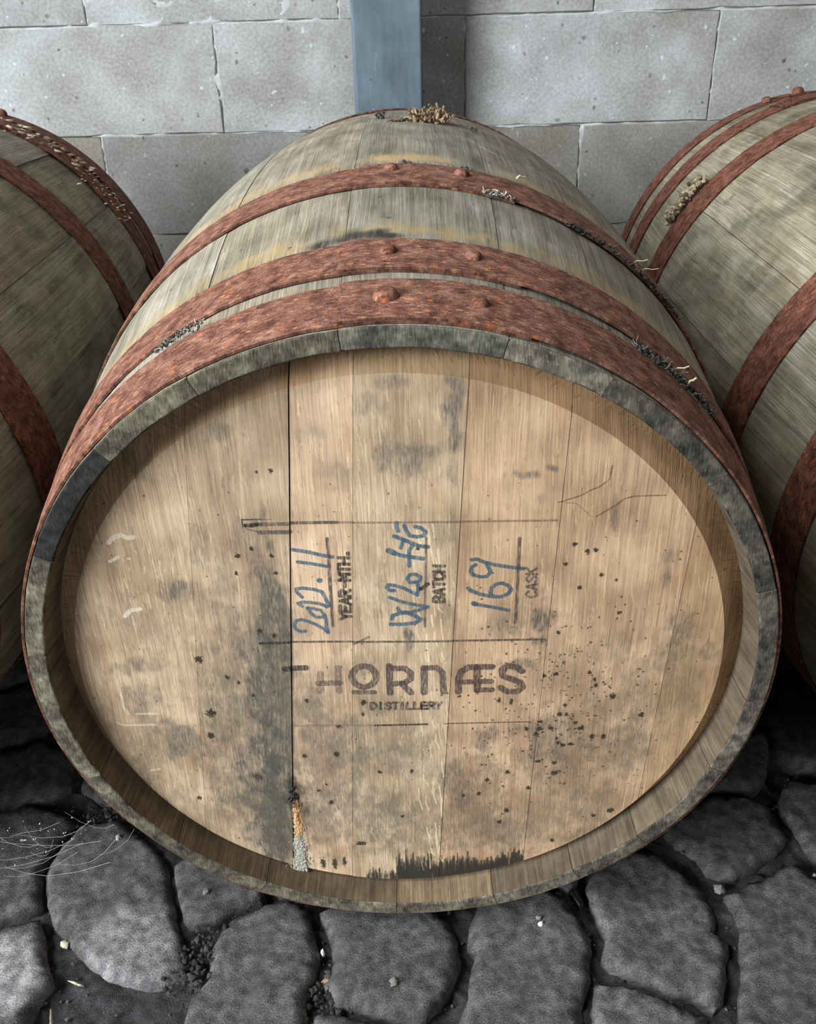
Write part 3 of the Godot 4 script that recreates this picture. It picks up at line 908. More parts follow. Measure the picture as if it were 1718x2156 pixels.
func box_mesh(size: Vector3, m: Material, bevel := 0.003) -> ArrayMesh:
	# a box with rounded long edges, standing on its base
	var g := Geo.new()
	var sec := []
	for q in [[1, 1], [-1, 1], [-1, -1], [1, -1]]:
		for k in 4:
			var a0 := atan2(float(q[1]), float(q[0])) - PI / 4 + PI / 2 * k / 3.0
			sec.append([Vector2((size.x / 2 - bevel) * q[0], (size.z / 2 - bevel) * q[1]) + Vector2(cos(a0), sin(a0)) * bevel, Vector2(cos(a0), sin(a0))])
	var rows := []
	for y in [0.0, size.y]:
		var row := []
		for s in sec: row.append(g.vert(Vector3(s[0].x, y, s[0].y), Vector3(s[1].x, 0, s[1].y), Vector2(s[0].x + s[0].y, y) / 0.6))
		rows.append(row)
	for i in sec.size():
		var j := (i + 1) % sec.size()
		g.quad(rows[0][i], rows[0][j], rows[1][j], rows[1][i])
	for e in 2:
		var c := g.vert(Vector3(0, size.y * e, 0), Vector3(0, 1 if e else -1, 0))
		var row := []
		for s in sec: row.append(g.vert(Vector3(s[0].x, size.y * e, s[0].y), Vector3(0, 1 if e else -1, 0), s[0] / 0.6))
		for i in sec.size(): g.tri(c, row[i], row[(i + 1) % sec.size()])
	return mesh_of(g, m)

func make_building() -> void:
	# back wall: laid blocks before a bed of mortar
	var joint := noise(14.0, 4, 71)
	var mort := grid_sheet(Vector3(-1.3, -0.02, WALLZ - 0.005), Vector3(2.6, 0, 0), Vector3(0, 1.4, 0), 420, 230, Vector3(0, 0, 1), func(p: Vector3) -> float: return clampf(joint.get_noise_2d(p.x * 1.0, p.y * 2.2) * 0.012, -0.004, 0.0041), 0.95, Color(1.08, 1.09, 1.1))
	var wall := part("wall_back", mesh_of(mort, plain(Color8(184, 186, 187), 0.95)), self)
	structure(wall, "grey concrete block wall behind the casks", "wall")
	var masses := part("wall_core", slab(Vector3(9.0, 3.6, 0.2), M.block), wall)
	masses.position = Vector3(0, 1.7, WALLZ - 0.115)
	var kinds := []
	var dun := []
	for k in 9: kinds.append(block_mesh(0.4525, 0.1822, 900 + k))
	for k in 9:      # the lower courses are of a browner, dirtier make
		dun.append(kinds[k].duplicate())
		dun[k].surface_set_material(0, M.block_dun)
	for row in 18:
		var yc := -0.009 + 0.185 * (row + 0.5)
		var x := (-0.111 if row % 2 == 0 else 0.114) - 0.455 * 9 + rng.randf_range(-0.004, 0.004) + 0.455 / 2
		if row == 2: x -= 0.006
		for k in 19:
			var b := part("block", (dun if row < 3 else kinds)[rng.randi() % 9], wall)
			b.position = Vector3(x + 0.455 * k, yc, WALLZ + rng.randf_range(-0.0012, 0.0016))
			b.rotation = Vector3(rng.randf_range(-0.003, 0.003), rng.randf_range(-0.003, 0.003), rng.randf_range(-0.0015, 0.0015))
	# the rest of the store: side walls, front wall with its doorway, ceiling with a roof light
	var lw := part("wall_left", slab(Vector3(0.2, 3.6, 6.6), M.block), self); lw.position = Vector3(-4.1, 1.7, 1.9); structure(lw)
	var rw := part("wall_right", slab(Vector3(0.2, 3.6, 6.6), M.block), self); rw.position = Vector3(4.1, 1.7, 1.9); structure(rw)
	var fw := part("wall_front", slab(Vector3(8.4, 3.6, 0.2), M.block), self); fw.position = Vector3(0, 1.7, 5.2); structure(fw)
	var ce := part("ceiling", slab(Vector3(8.4, 0.2, 6.8), M.block), self); ce.position = Vector3(0, 3.55, 1.9); structure(ce)
	# steel post against the wall
	var paint := compose(512, 512, Color8(100, 114, 125), [layer(512, 512, 256, 256, 0.02, 4, 81), layer(512, 512, 512, 64, 0.1, 3, 82)], [Vector3(0.12, 0.12, 0.12), Vector3(0.05, 0.05, 0.05)])
	paint.convert(Image.FORMAT_RGBA8)
	for k in 90:
		var x := rng.randf() * 512; var y := rng.randf() * 512
		stroke(paint, [Vector2(x, y), Vector2(x + rng.randf_range(-5, 5), y + rng.randf_range(3, 50))], rng.randf_range(0.8, 3.0), Color8(168, 184, 192), rng.randf_range(0.15, 0.6))
	for k in 60: spot(paint, rng.randf() * 512, rng.randf() * 512, rng.randf_range(0.8, 2.5), rng.randf_range(0.8, 2.5), Color8(60, 70, 78), 0.6)
	M.post = mat(tex(paint), 0.55, bump_from(paint, 1.0), 0.4)
	var post := part("steel_post", box_mesh(Vector3(0.1195, 3.46, 0.115), M.post, 0.006), self)
	post.position = Vector3(-0.0228, 0.0, -1.2585)
	tag(post, "blue-grey painted steel post against the block wall behind the middle cask", "post")

func slab(size: Vector3, m: Material) -> Mesh:
	var b := BoxMesh.new(); b.size = size; b.material = M.plaster if m == M.block and M.has("plaster") else m
	return b

func near_edge(p: Vector2, poly: PackedVector2Array) -> float:
	var d := 1e9
	for i in poly.size():
		d = minf(d, p.distance_to(Geometry2D.get_closest_point_to_segment(p, poly[i], poly[(i + 1) % poly.size()])))
	return d

func cobble(outline: PackedVector2Array, step: float, lift: float, col: Color, paleat := Vector3.ZERO) -> ArrayMesh:
	# outline on the floor plane (x, z); the top is domed, chipped at the arris and rough
	var rim := PackedVector2Array()
	for i in outline.size():
		var a := outline[i]; var b := outline[(i + 1) % outline.size()]
		var n := maxi(1, int(a.distance_to(b) / step))
		for k in n: rim.append(a.lerp(b, float(k) / n) + Vector2(rng.randfn(), rng.randfn()) * step * 0.09)
	var lo := Vector2(1e9, 1e9); var hi := -lo
	for p in rim: lo = lo.min(p); hi = hi.max(p)
	var pts := PackedVector2Array(rim)
	var y := lo.y
	while y < hi.y:
		var x := lo.x
		while x < hi.x:
			var q := Vector2(x, y) + Vector2(rng.randf_range(-1, 1), rng.randf_range(-1, 1)) * step * 0.3
			if Geometry2D.is_point_in_polygon(q, rim) and near_edge(q, rim) > step * 0.55: pts.append(q)
			x += step
		y += step
	var g := Geo.new()
	var tilt := Vector2(rng.randf_range(-0.03, 0.03), rng.randf_range(-0.03, 0.03))
	var mid := (lo + hi) / 2
	var off := Vector2(rng.randf(), rng.randf())
	for i in pts.size():
		var q := pts[i]
		var d := near_edge(q, rim) if i >= rim.size() else 0.0
		var e := 1.0 - clampf(d / 0.009, 0, 1)
		var h := lift - 0.007 * e * e * e + (q - mid).dot(tilt) + rough.get_noise_2d(q.x * 1000, q.y * 1000) * 0.0024 + rough.get_noise_2d(q.x * 4000, q.y * 4000) * 0.0024 + rough.get_noise_2d(q.x * 9000, q.y * 9000) * 0.0008
		var k := 0.28 * (1.0 + 0.3 * rough.get_noise_2d(q.x * 1900 + 300, q.y * 1900))
		var cc := col * k
		if paleat.z > 0.0:
			var pd := q.distance_to(Vector2(paleat.x, paleat.y)) / paleat.z + rough.get_noise_2d(q.x * 1500, q.y * 1500 + 900) * 0.5
			if pd < 1.0: cc = cc * lerpf(1.0, 2.2, clampf((1.0 - pd) * 3.0, 0, 1))
		g.vert(Vector3(q.x, h, q.y), Vector3.UP, q / 0.32 + off, cc)
	var t := Geometry2D.triangulate_delaunay(pts)
	for k in range(0, t.size(), 3):
		var c := (pts[t[k]] + pts[t[k + 1]] + pts[t[k + 2]]) / 3.0
		if Geometry2D.is_point_in_polygon(c, rim): g.tri(t[k], t[k + 1], t[k + 2])
	# flanks down into the bed
	var base := g.v.size()
	for i in rim.size():
		var out: Vector2 = (rim[i] - mid).normalized()
		g.vert(Vector3(rim[i].x, -0.05, rim[i].y), Vector3(out.x, 0.2, out.y).normalized(), rim[i] / 0.32 + off + Vector2(0.1, 0.1), col * 0.25)
	for i in rim.size():
		var j := (i + 1) % rim.size()
		g.n[i] = (g.n[i] + g.n[base + i]).normalized()
		g.quad(i, j, base + j, base + i)
	g.smooth()
	return mesh_of(g, M.stone)

var rough := FastNoiseLite.new()

func make_floor() -> void:
	rough = noise(0.012, 4, 91)
	var bed := noise(1.0, 4, 92)
	var g := grid_sheet(Vector3(-1.0, -0.0145, -1.3), Vector3(2.0, 0, 0), Vector3(0, 0, 1.7), 260, 220, Vector3.UP, func(p: Vector3) -> float: return bed.get_noise_2d(p.x * 20, p.z * 20) * 0.008 + bed.get_noise_2d(p.x * 110, p.z * 110) * 0.006, 0.3, Color.WHITE)
	var floor_node := part("floor", mesh_of(g, M.dirt), self)
	structure(floor_node, "cobbled floor of dark irregular stones with black gritty joints", "floor")
	var under := part("bed", slab(Vector3(8.4, 0.2, 6.8), M.dirt), floor_node); under.position = Vector3(0, -0.145, 1.9)
	var stones := [
		[-352,-142,-313,-150,-263,-112,-248,-91,-236,-57,-222,-22,-210,1,-203,16,-198,28,-230,41,-274,31,-308,9,-329,-11,-342,-24,-355,-45,-368,-79,-367,-108],
		[-468,-142,-448,-168,-419,-174,-367,-158,-357,-143,-373,-108,-372,-79,-363,-56,-360,-42,-378,-35,-420,-26,-469,-75],
		[-416,-17,-390,-20,-357,-29,-345,-11,-336,11,-322,35,-329,62,-332,83,-333,107,-377,114,-426,52],
		[-242,-91,-231,-59,-217,-24,-210,-17,-187,-24,-167,-36,-141,-48,-167,-98,-215,-118],
		[-140,-42,-122,-49,-99,-36,-93,-14,-84,11,-85,36,-93,56,-90,74,-88,98,-134,113,-187,105,-196,79,-194,51,-182,35,-184,4,-178,-13,-163,-31],
		[-88,-32,-67,-45,-28,-50,16,-44,36,-23,43,0,45,20,37,44,20,65,12,78,-15,75,-42,67,-69,61,-77,42,-70,20,-76,-4],
		[-83,70,-66,68,-39,75,-14,83,10,90,7,127,-32,137,-79,126,-86,94],
		[56,-18,67,-43,91,-59,124,-64,147,-48,156,-27,167,0,162,25,158,42,152,56,147,69,146,85,138,117,89,128,42,116,42,76,49,55,53,33,59,14,52,5],
		[171,-56,188,-86,225,-103,251,-99,265,-83,281,-57,287,-33,288,-19,282,-5,290,6,289,17,282,26,281,37,271,62,260,69,243,58,220,54,201,43,180,30,172,21,180,-2,175,-25],
		[162,44,184,46,199,51,224,62,240,70,252,77,248,87,236,118,186,136,149,121,155,69],
		[264,-123,272,-105,290,-91,293,-70,319,-66,344,-80,375,-97,387,-113,380,-135,382,-152,376,-163,365,-169,322,-171,279,-145],
		[409,-271,418,-261,411,-234,391,-191,375,-177,330,-181,307,-192,344,-251,379,-274],
		[408,-182,418,-193,442,-189,477,-189,485,-148,440,-87,407,-88,402,-106,395,-131,391,-146,397,-164],
		[448,-337,423,-296,422,-276,423,-258,417,-240,425,-225,435,-214,453,-209,497,-211,549,-295,531,-348,490,-365],
		[303,-45,331,-60,359,-69,372,-80,386,-79,392,-65,428,-58,466,-31,414,72,358,120,295,126,269,115,277,85,285,58,295,34,300,10,308,-12,306,-23],
	]
	var outlines := []
	for i in stones.size():
		var s: Array = stones[i]
		var o := PackedVector2Array()
		for k in range(0, s.size(), 2): o.append(Vector2(s[k], s[k + 1]) / 1000.0)
		outlines.append(o)
		var tone: float = [0.80, 0.72, 1.0, 0.70, 0.88, 0.80, 0.86, 0.84, 0.92, 1.0, 0.72, 0.6, 0.78, 0.66, 0.76][i]
		var hue := Color(1.0, 1.0, 1.0) if i < 8 else Color(1.0, 0.98, 0.96)
		var pale := Vector3.ZERO
		if i == 0: pale = Vector3(-0.262, 0.006, 0.058)
		if i == 2: pale = Vector3(-0.365, 0.035, 0.05)
		part("cobble", cobble(o, 0.0062, 0.0005 + rng.randf_range(-0.001, 0.001), hue * tone, pale), floor_node)
	# the rest of the paving: cells round jittered points, kept clear of the stones above
	var pts := PackedVector2Array()
	for j in 14:
		for i in 17:
			pts.append(Vector2(-1.0 + (i + 0.5 * (j % 2)) * 0.125, -1.28 + j * 0.118) + Vector2(rng.randf_range(-0.03, 0.03), rng.randf_range(-0.03, 0.03)))
	for i in pts.size():
		var c := pts[i]
		var cell := PackedVector2Array([c + Vector2(-0.11, -0.11), c + Vector2(0.11, -0.11), c + Vector2(0.11, 0.11), c + Vector2(-0.11, 0.11)])
		for j in pts.size():
			if j == i or pts[j].distance_to(c) > 0.3: continue
			var m := (pts[j] + c) / 2; var d := (pts[j] - c).normalized(); var t := Vector2(-d.y, d.x)
			m -= d * 0.006
			var half := PackedVector2Array([m + t, m - t, m - t - d * 2, m + t - d * 2])
			var r := Geometry2D.intersect_polygons(scaled(cell, 1000), scaled(half, 1000))
			if r.is_empty(): cell = PackedVector2Array(); break
			cell = scaled(r[0], 0.001)
		for o in outlines:
			if cell.is_empty(): break
			var grown: Array = Geometry2D.offset_polygon(scaled(o, 1000), 9.0)
			var left: Array = Geometry2D.clip_polygons(scaled(cell, 1000), grown[0])
			var best := PackedVector2Array()
			var before := area(cell)
			for q in left:
				if not Geometry2D.is_polygon_clockwise(q) and area(q) > area(best): best = q
			cell = scaled(best, 0.001)
			if area(cell) < before * 0.62: cell = PackedVector2Array()
		if cell.is_empty() or area(cell) < 0.0035: continue
		if c.x > -0.36 and c.x < -0.17 and c.y > 0.0 and c.y < 0.16: continue      # bare grit here
		if c.y > 0.42: continue
		var k := rng.randf_range(0.6, 0.85)
		part("cobble", cobble(cell, 0.013, rng.randf_range(-0.003, 0.001), Color(k, k, k)), floor_node)
	# grit in the joints
	var grit := Geo.new()
	for k in 1500:
		var p := Vector3(rng.randf_range(-0.5, 0.52), -0.012, rng.randf_range(-0.3, 0.13))
		var inside := false
		for o in outlines:
			if Geometry2D.is_point_in_polygon(Vector2(p.x, p.z), o): inside = true; break
		if inside: continue
		p.y = -0.0145 + bed.get_noise_2d(p.x * 20, p.z * 20) * 0.010 + 0.003
		var s := rng.randf_range(0.0006, 0.0026); var t := rng.randf_range(0.02, 0.12)
		lump(grit, p, Vector3(s, s * 0.8, s), Color(t, t, t * 0.95))
	for k in 260:      # clods where dirt has gathered
		var c: Vector2 = [Vector2(-0.335, -0.155), Vector2(-0.193, 0.006), Vector2(-0.195, 0.03), Vector2(-0.07, 0.05)][k % 4]
		var p := Vector3(c.x + rng.randfn() * 0.012, -0.008 + rng.randf() * 0.006, c.y + rng.randfn() * 0.012)
		var s := rng.randf_range(0.0012, 0.0042); var t := rng.randf_range(0.02, 0.06)
		lump(grit, p, Vector3(s, s * 0.7, s), Color(t * 1.1, t, t * 0.92))
	var gr := part("joint_grit", mesh_of(grit, M.fibre, false), floor_node); gr.set_meta("kind", "stuff")

func scaled(p: PackedVector2Array, k: float) -> PackedVector2Array:
	var o := PackedVector2Array()
	for q in p: o.append(q * k)
	return o

func area(p: PackedVector2Array) -> float:
	var s := 0.0
	for i in p.size(): s += p[i].cross(p[(i + 1) % p.size()])
	return absf(s) / 2

# ---------------------------------------------------------------- small things
func on_cask(deg: float, z: float, lift := 0.0) -> Vector3:       # a point on the middle cask's skin; z from the bilge
	var a := 0.0361
	var b := Basis(Vector3.RIGHT, a)
	return Vector3(0, RB - RB * cos(a), -HL - RB * sin(a)) + b * around(prof(z) + lift, deg_to_rad(deg), z)

func make_small() -> void:
	# frayed sacking in the bung hole
	var g := Geo.new()
	var c := on_cask(6.2, -0.125)
	for k in 260:
		var dirv := Vector3(rng.randfn() * 0.8, absf(rng.randfn()) * 0.9 + 0.15, rng.randfn() * 0.8).normalized()
		var l := rng.randf_range(0.004, 0.0095) * (1.7 if k % 24 == 0 else 1.0)
		var p0 := c + Vector3(rng.randf_range(-0.015, 0.017), rng.randf() * 0.005, rng.randf_range(-0.01, 0.01))
		var bend := Vector3(rng.randfn(), rng.randfn() * 0.5 - 0.2, rng.randfn()) * 0.0035
		var t := rng.randf_range(0.6, 1.25)
		var col := Color8(168, 148, 122).srgb_to_linear() * t
		tube(g, [p0, p0 + dirv * l * 0.5 + bend * 0.5, p0 + dirv * l + bend], rng.randf_range(0.0010, 0.0017), 0.0016, col)
	for k in 46:      # the flat rag end that runs off to the left
		var t := rng.randf()
		var p0 := on_cask(6.0 - 6.5 * t, -0.125 + rng.randfn() * 0.004, 0.0012 + rng.randf() * 0.003 * (1 - t))
		var p1 := on_cask(6.0 - 6.5 * t - rng.randf_range(0.6, 2.4), -0.122 + rng.randfn() * 0.005, 0.001 + rng.randf() * 0.003 * (1 - t))
		var q := Color8(156, 138, 112).srgb_to_linear() * rng.randf_range(0.35, 1.0)
		tube(g, [p0, (p0 + p1) / 2 + Vector3(0, 0.0012, 0), p1], 0.0011, 0.0006, q)
	for k in 380:
		lump(g, c + Vector3(rng.randfn() * 0.010, absf(rng.randfn()) * 0.006, rng.randfn() * 0.006), Vector3(0.0024, 0.0022, 0.0024), Color8(140, 122, 98).srgb_to_linear() * rng.randf_range(0.5, 1.1))
	var tuft := part("sacking_tuft", mesh_of(g, M.fibre, false), self)
	tag(tuft, "frayed tan tuft of sacking poking from the bung hole on top of the middle cask", "sacking")
	# dark crumbs lying on the cask
	for q in [["black crumb of bark behind the sacking tuft on the middle cask", -3.4, -0.16, 0.0055, 30], ["small grey crumb right of the sacking tuft on the middle cask", 15.5, -0.125, 0.0026, 6], ["crumbs of moss behind the left rivet of the middle cask's third hoop", 1.6, 0.1335, 0.003, 16], ["crumbs of moss behind the right rivet of the middle cask's third hoop", 11.6, 0.1345, 0.003, 14], ["tiny crumb of moss between the two rivets of the middle cask's third hoop", 5.4, 0.134, 0.0018, 5]]:
		var m := Geo.new()
		for k in int(q[4]):
			var p := on_cask(float(q[1]) + rng.randfn() * 0.7, float(q[2]) + rng.randfn() * 0.003, 0.001 + rng.randf() * float(q[3]))
			var t := rng.randf_range(0.03, 0.14)
			lump(m, p, Vector3.ONE * rng.randf_range(0.0008, 0.0024), Color(t, t * 0.97, t * 0.9))
		tag(part("bark_crumb" if q[4] > 20 else "moss_crumb", mesh_of(m, M.fibre, false), self), q[0], "debris")
	# litter caught in the grooves between the hoops
	var groove := [["dusty litter packed between the first two hoops, right flank of the middle cask", 34.0, 50.0, 0.3925, 0.0042, 480, 0.045], ["grey fluff stuck under the third hoop, right of its rivets, middle cask", 13.5, 18.5, 0.2005, 0.003, 90, 0.16], ["dark litter below the third hoop, right flank of the middle cask", 27.0, 52.0, 0.2040, 0.0024, 360, 0.03], ["grey dust clot between the first two hoops, left flank of the middle cask", -33.0, -25.0, 0.391, 0.003, 110, 0.09]]
	for q in groove:
		var m := Geo.new()
		var mid: float = (float(q[1]) + float(q[2])) / 2
		for k in int(q[5]):
			var dg := rng.randf_range(q[1], q[2])
			var fat := 1.0 - absf(dg - mid) / (float(q[2]) - mid) * 0.6
			var p := on_cask(dg, float(q[3]) + rng.randfn() * float(q[4]) * 0.55, 0.0034 + rng.randf() * 0.0036 * fat)
			var t: float = float(q[6]) * rng.randf_range(0.25, 1.9)
			if rng.randf() < 0.3:
				var e := p + Vector3(rng.randfn(), rng.randf_range(-0.2, 1.0), rng.randfn()).normalized() * rng.randf_range(0.002, 0.006)
				tube(m, [p, (p + e) / 2 + Vector3(rng.randfn(), rng.randfn(), 0) * 0.0006, e], 0.00035, 0.00025, Color(t * 4.0, t * 3.7, t * 3.1), 4)
			else:
				lump(m, p, Vector3.ONE * rng.randf_range(0.0004, 0.0016), Color(t, t * 0.96, t * 0.86))
		var lo := part("groove_litter", mesh_of(m, M.fibre, false), self)
		tag(lo, q[0], "debris"); lo.set_meta("kind", "stuff")
	# straws
	for q in [["bent pale straw sticking out of the packed litter by the second hoop", 40.5, 0.3925, Vector3(0.011, 0.006, 0.004), 0.0006], ["upper of two pale straws beside the third hoop, right flank of the middle cask", 40.0, 0.195, Vector3(0.014, 0.004, 0.0), 0.00055], ["lower of two pale straws beside the third hoop, right flank of the middle cask", 41.5, 0.198, Vector3(0.017, 0.003, 0.002), 0.0004], ["short pale straw lying above the third hoop on the middle cask", 20.0, 0.122, Vector3(0.008, 0.001, -0.004), 0.0012], ["curled straw shaving at the end of the packed litter, right flank", 43.6, 0.392, Vector3(0.006, 0.007, 0.002), 0.0011]]:
		var m := Geo.new()
		var p := on_cask(q[1], q[2], 0.0035)
		var d: Vector3 = q[3]
		tube(m, [p, p + d * 0.35 + Vector3(0, 0.0022, 0.001), p + d * 0.7, p + d], q[4], float(q[4]) * 0.7, Color8(206, 196, 166).srgb_to_linear(), 6)
		tag(part("straw", mesh_of(m, M.fibre, false), self), q[0], "straw", "stray straws on the middle cask")
	# moss clump on the right cask, resting on its rear bilge hoop
	var mo := Geo.new()
	var rb := Basis.from_euler(Vector3(0.051, 0.0436, 0)).scaled(Vector3.ONE * 0.9902)
	var ro := Vector3(0.644, 0.3156 - RB * 0.9902 * cos(0.051), -0.549 - RB * 0.9902 * sin(0.051))
	for k in 260:
		var t := rng.randf()
		var zz := -0.215 + rng.randfn() * 0.004; var an := lerpf(-59.5, -47.5, t)
		var knot := 0.6 + 0.4 * absf(sin(t * 9.0))
		var p := ro + rb * around(prof(zz) + 0.0065 + rng.randf() * 0.008 * knot, deg_to_rad(an + rng.randfn() * 0.5), zz + rng.randfn() * 0.004 * knot)
		var cc := Color8(168, 152, 126).srgb_to_linear() * rng.randf_range(0.15, 1.3)
		lump(mo, p, Vector3.ONE * rng.randf_range(0.0014, 0.0050), cc)
	tag(part("moss_clump", mesh_of(mo, M.fibre, false), self), "knobbly tan clump of dry moss resting on the right cask's hoop", "moss")
	make_crust()
	make_litter()
	make_cobwebs()

func make_crust() -> void:
	# the dried leak below the second joint of the head
	var cask: Node = get_node("oak_cask")
	var g := Geo.new()
	for k in 1700:
		var t := pow(rng.randf(), 0.85)
		var y := lerpf(-0.153, -0.247, t)
		var wide := 0.0016 + 0.0066 * t * t + 0.0009 * sin(y * 260.0)
		var x := -0.0972 - 0.003 * t + 0.0012 * sin(y * 190.0) + rng.randfn() * wide * 0.6
		var s := rng.randf_range(0.0004, 0.0013) * (1.0 if absf(x + 0.0985) < wide * 0.6 else 0.6)
		var col: Color
		if t < 0.5 and rng.randf() < 0.75: col = Color8(196, 138, 84).lerp(Color8(214, 176, 130), rng.randf()).srgb_to_linear()
		else: col = Color8(150, 148, 136).lerp(Color8(196, 192, 178), rng.randf()).srgb_to_linear()
		if t < 0.1: col = col * 0.4
		lump(g, Vector3(x, RB + y, HL - 0.0214), Vector3(s, s * 2.6, s * 0.7), col)
	for k in 40:       # black tar at the source
		var p := Vector3(-0.0982 + rng.randfn() * 0.002, RB - 0.147 + rng.randfn() * 0.004, HL - 0.0214)
		var s := rng.randf_range(0.0006, 0.0018)
		lump(g, p, Vector3(s, s * 1.3, s * 0.6), Color(0.012, 0.01, 0.009))
	var m: StandardMaterial3D = plain(Color.WHITE, 0.5); m.metallic_specular = 0.5
	var o := part("leak_crust", mesh_of(g, m, false), cask)
	o.set_meta("label", "dried orange and white crust where the head has leaked")

func chip(called: String, label: String, cat: String, at: Vector3, size: Vector3, col: Color, group := "") -> void:
	var g := Geo.new()
	for k in 3: lump(g, Vector3(rng.randfn() * size.x * 0.2, size.y * 0.6, rng.randfn() * size.z * 0.2), size, col.srgb_to_linear() * rng.randf_range(0.85, 1.1), 0.3)
	var o := part(called, mesh_of(g, M.fibre, false), self)
	o.position = at; o.rotation.y = rng.randf() * TAU
	tag(o, label, cat, group)

func make_litter() -> void:
	var tan := Color8(196, 186, 160); var grey := Color8(150, 150, 148)
	for q in [
		["pebble", "pale round pebble in the black joint below the left of the middle cask", Vector3(-0.325, -0.009, -0.004), Vector3(0.0042, 0.003, 0.0036), tan],
		["pebble", "small grey pebble touching the pale round pebble in the joint", Vector3(-0.3235, -0.009, -0.012), Vector3(0.003, 0.0025, 0.003), grey],
		["pebble", "white chip standing in the joint under the middle cask's rim", Vector3(-0.081, -0.008, 0.011), Vector3(0.002, 0.006, 0.002), Color8(226, 228, 224)],
		["pebble", "white chip on the cobble below the right of the cask's rim", Vector3(0.121, 0.001, -0.011), Vector3(0.0034, 0.002, 0.003), Color8(222, 222, 216)],
		["pebble", "dull grey chip beside the white chip on the cobble", Vector3(0.1195, 0.001, -0.019), Vector3(0.0034, 0.002, 0.003), Color8(128, 126, 120)],
		["pebble", "brown grey lump on the cobble below the lettering", Vector3(-0.015, 0.002, 0.047), Vector3(0.0042, 0.0026, 0.004), Color8(120, 116, 108)],
		["pebble", "rounded grey pebble where three cobbles meet at the right", Vector3(0.301, -0.010, -0.054), Vector3(0.006, 0.005, 0.006), Color8(112, 110, 108)],
		["pebble", "white bit in the joint at the far right", Vector3(0.399, -0.009, -0.069), Vector3(0.002, 0.0018, 0.002), Color8(222, 222, 218)],
		["pebble", "pale lump on the cobble left of the cask's rim", Vector3(-0.305, 0.001, -0.121), Vector3(0.0036, 0.003, 0.003), Color8(176, 176, 174)],
		["pebble", "pale flat chip in the litter at the far left", Vector3(-0.405, -0.001, -0.121), Vector3(0.006, 0.002, 0.0024), Color8(150, 148, 160)],
		["pebble", "dark lump on the cobble beneath the cask's left rim", Vector3(-0.2, 0.001, -0.052), Vector3(0.0036, 0.003, 0.003), Color8(120, 120, 120)],
	]: chip(q[0], q[1], "pebble", q[2], q[3], q[4], "pebbles lying about the cobbles")
	for q in [
		["splinter", "pale wood splinter in the black joint at lower left", Vector3(-0.303, -0.010, 0.034), Vector3(0.008, 0.001, 0.0012), tan],
		["splinter", "long dry twig at the bottom left of the floor", Vector3(-0.312, -0.008, 0.07), Vector3(0.0014, 0.0014, 0.012), Color8(140, 128, 104)],
		["splinter", "white splinter on the dark grit at the bottom edge", Vector3(-0.293, -0.008, 0.079), Vector3(0.009, 0.001, 0.0022), Color8(216, 214, 206)],
		["splinter", "tan bark fragment in the joint below the cask's rim", Vector3(-0.074, -0.006, 0.036), Vector3(0.002, 0.0014, 0.006), Color8(150, 130, 112)],
	]: chip(q[0], q[1], "splinter", q[2], q[3], q[4], "splinters lying about the cobbles")

func make_cobwebs() -> void:
	var m: StandardMaterial3D = plain(Color8(190, 188, 180), 0.8)
	m.vertex_color_use_as_albedo = false
	var g := Geo.new()
	var b := Vector3(-0.29, 0.115, -0.03)
	for k in 14:       # strands from the rim to the dark left cask
		var p := b + Vector3(rng.randfn() * 0.025, rng.randfn() * 0.012, rng.randfn() * 0.015)
		var q := Vector3(-0.40, 0.055, -0.06) + Vector3(rng.randfn() * 0.012, rng.randfn() * 0.012, rng.randfn() * 0.015)
		if k % 3 == 0: q = p.lerp(q, rng.randf_range(0.2, 0.6)) + Vector3(0, rng.randf_range(-0.02, 0.03), 0)
		var mid := (p + q) / 2 + Vector3(rng.randfn() * 0.004, -0.012 + rng.randfn() * 0.004, 0)
		tube(g, [p, (p + mid) / 2 + Vector3(0, -0.003, 0), mid, (mid + q) / 2 + Vector3(0, -0.003, 0), q], rng.randf_range(0.00006, 0.00014), 0.00006, Color.WHITE, 4)
	for k in 40:
		var p := b.lerp(Vector3(-0.40, 0.055, -0.06), rng.randf()) + Vector3(rng.randfn() * 0.01, rng.randfn() * 0.012, rng.randfn() * 0.01)
		lump(g, p, Vector3.ONE * rng.randf_range(0.0003, 0.0011), Color.WHITE)
	var o := part("cobweb", mesh_of(g, m, false), self)
	tag(o, "dusty cobweb strung from the middle cask's lower left rim towards the left cask", "cobweb"); o.set_meta("kind", "stuff")

func window(called: String, at: Vector3, turn: Vector3, size: Vector2, glow: Color, bright: float, energy: float) -> void:
	# a lit pane in its frame and, just before it, a light of the same size and colour
	var o := Node3D.new(); o.name = called; add_child(o); o.position = at; o.rotation = turn; structure(o)
	var pane := BoxMesh.new(); pane.size = Vector3(size.x, size.y, 0.01)
	var pm := StandardMaterial3D.new(); pm.albedo_color = Color8(220, 226, 230); pm.emission_enabled = true; pm.emission = glow; pm.emission_energy_multiplier = bright
	pane.material = pm
	part("pane", pane, o)
	var fm := plain(Color8(120, 122, 122), 0.6)
	for s in [-1.0, 1.0]:
		var up := BoxMesh.new(); up.size = Vector3(0.06, size.y + 0.12, 0.05); up.material = fm
		part("frame", up, o).position = Vector3(s * (size.x / 2 + 0.03), 0, 0)
		var ac := BoxMesh.new(); ac.size = Vector3(size.x, 0.06, 0.05); ac.material = fm
		part("frame", ac, o).position = Vector3(0, s * (size.y / 2 + 0.03), 0)
	var l := AreaLight3D.new(); l.area_size = size; l.light_color = glow; l.light_energy = energy; l.area_range = 20.0; l.shadow_enabled = true
	l.position = Vector3(0, 0, -0.03)
	o.add_child(l)

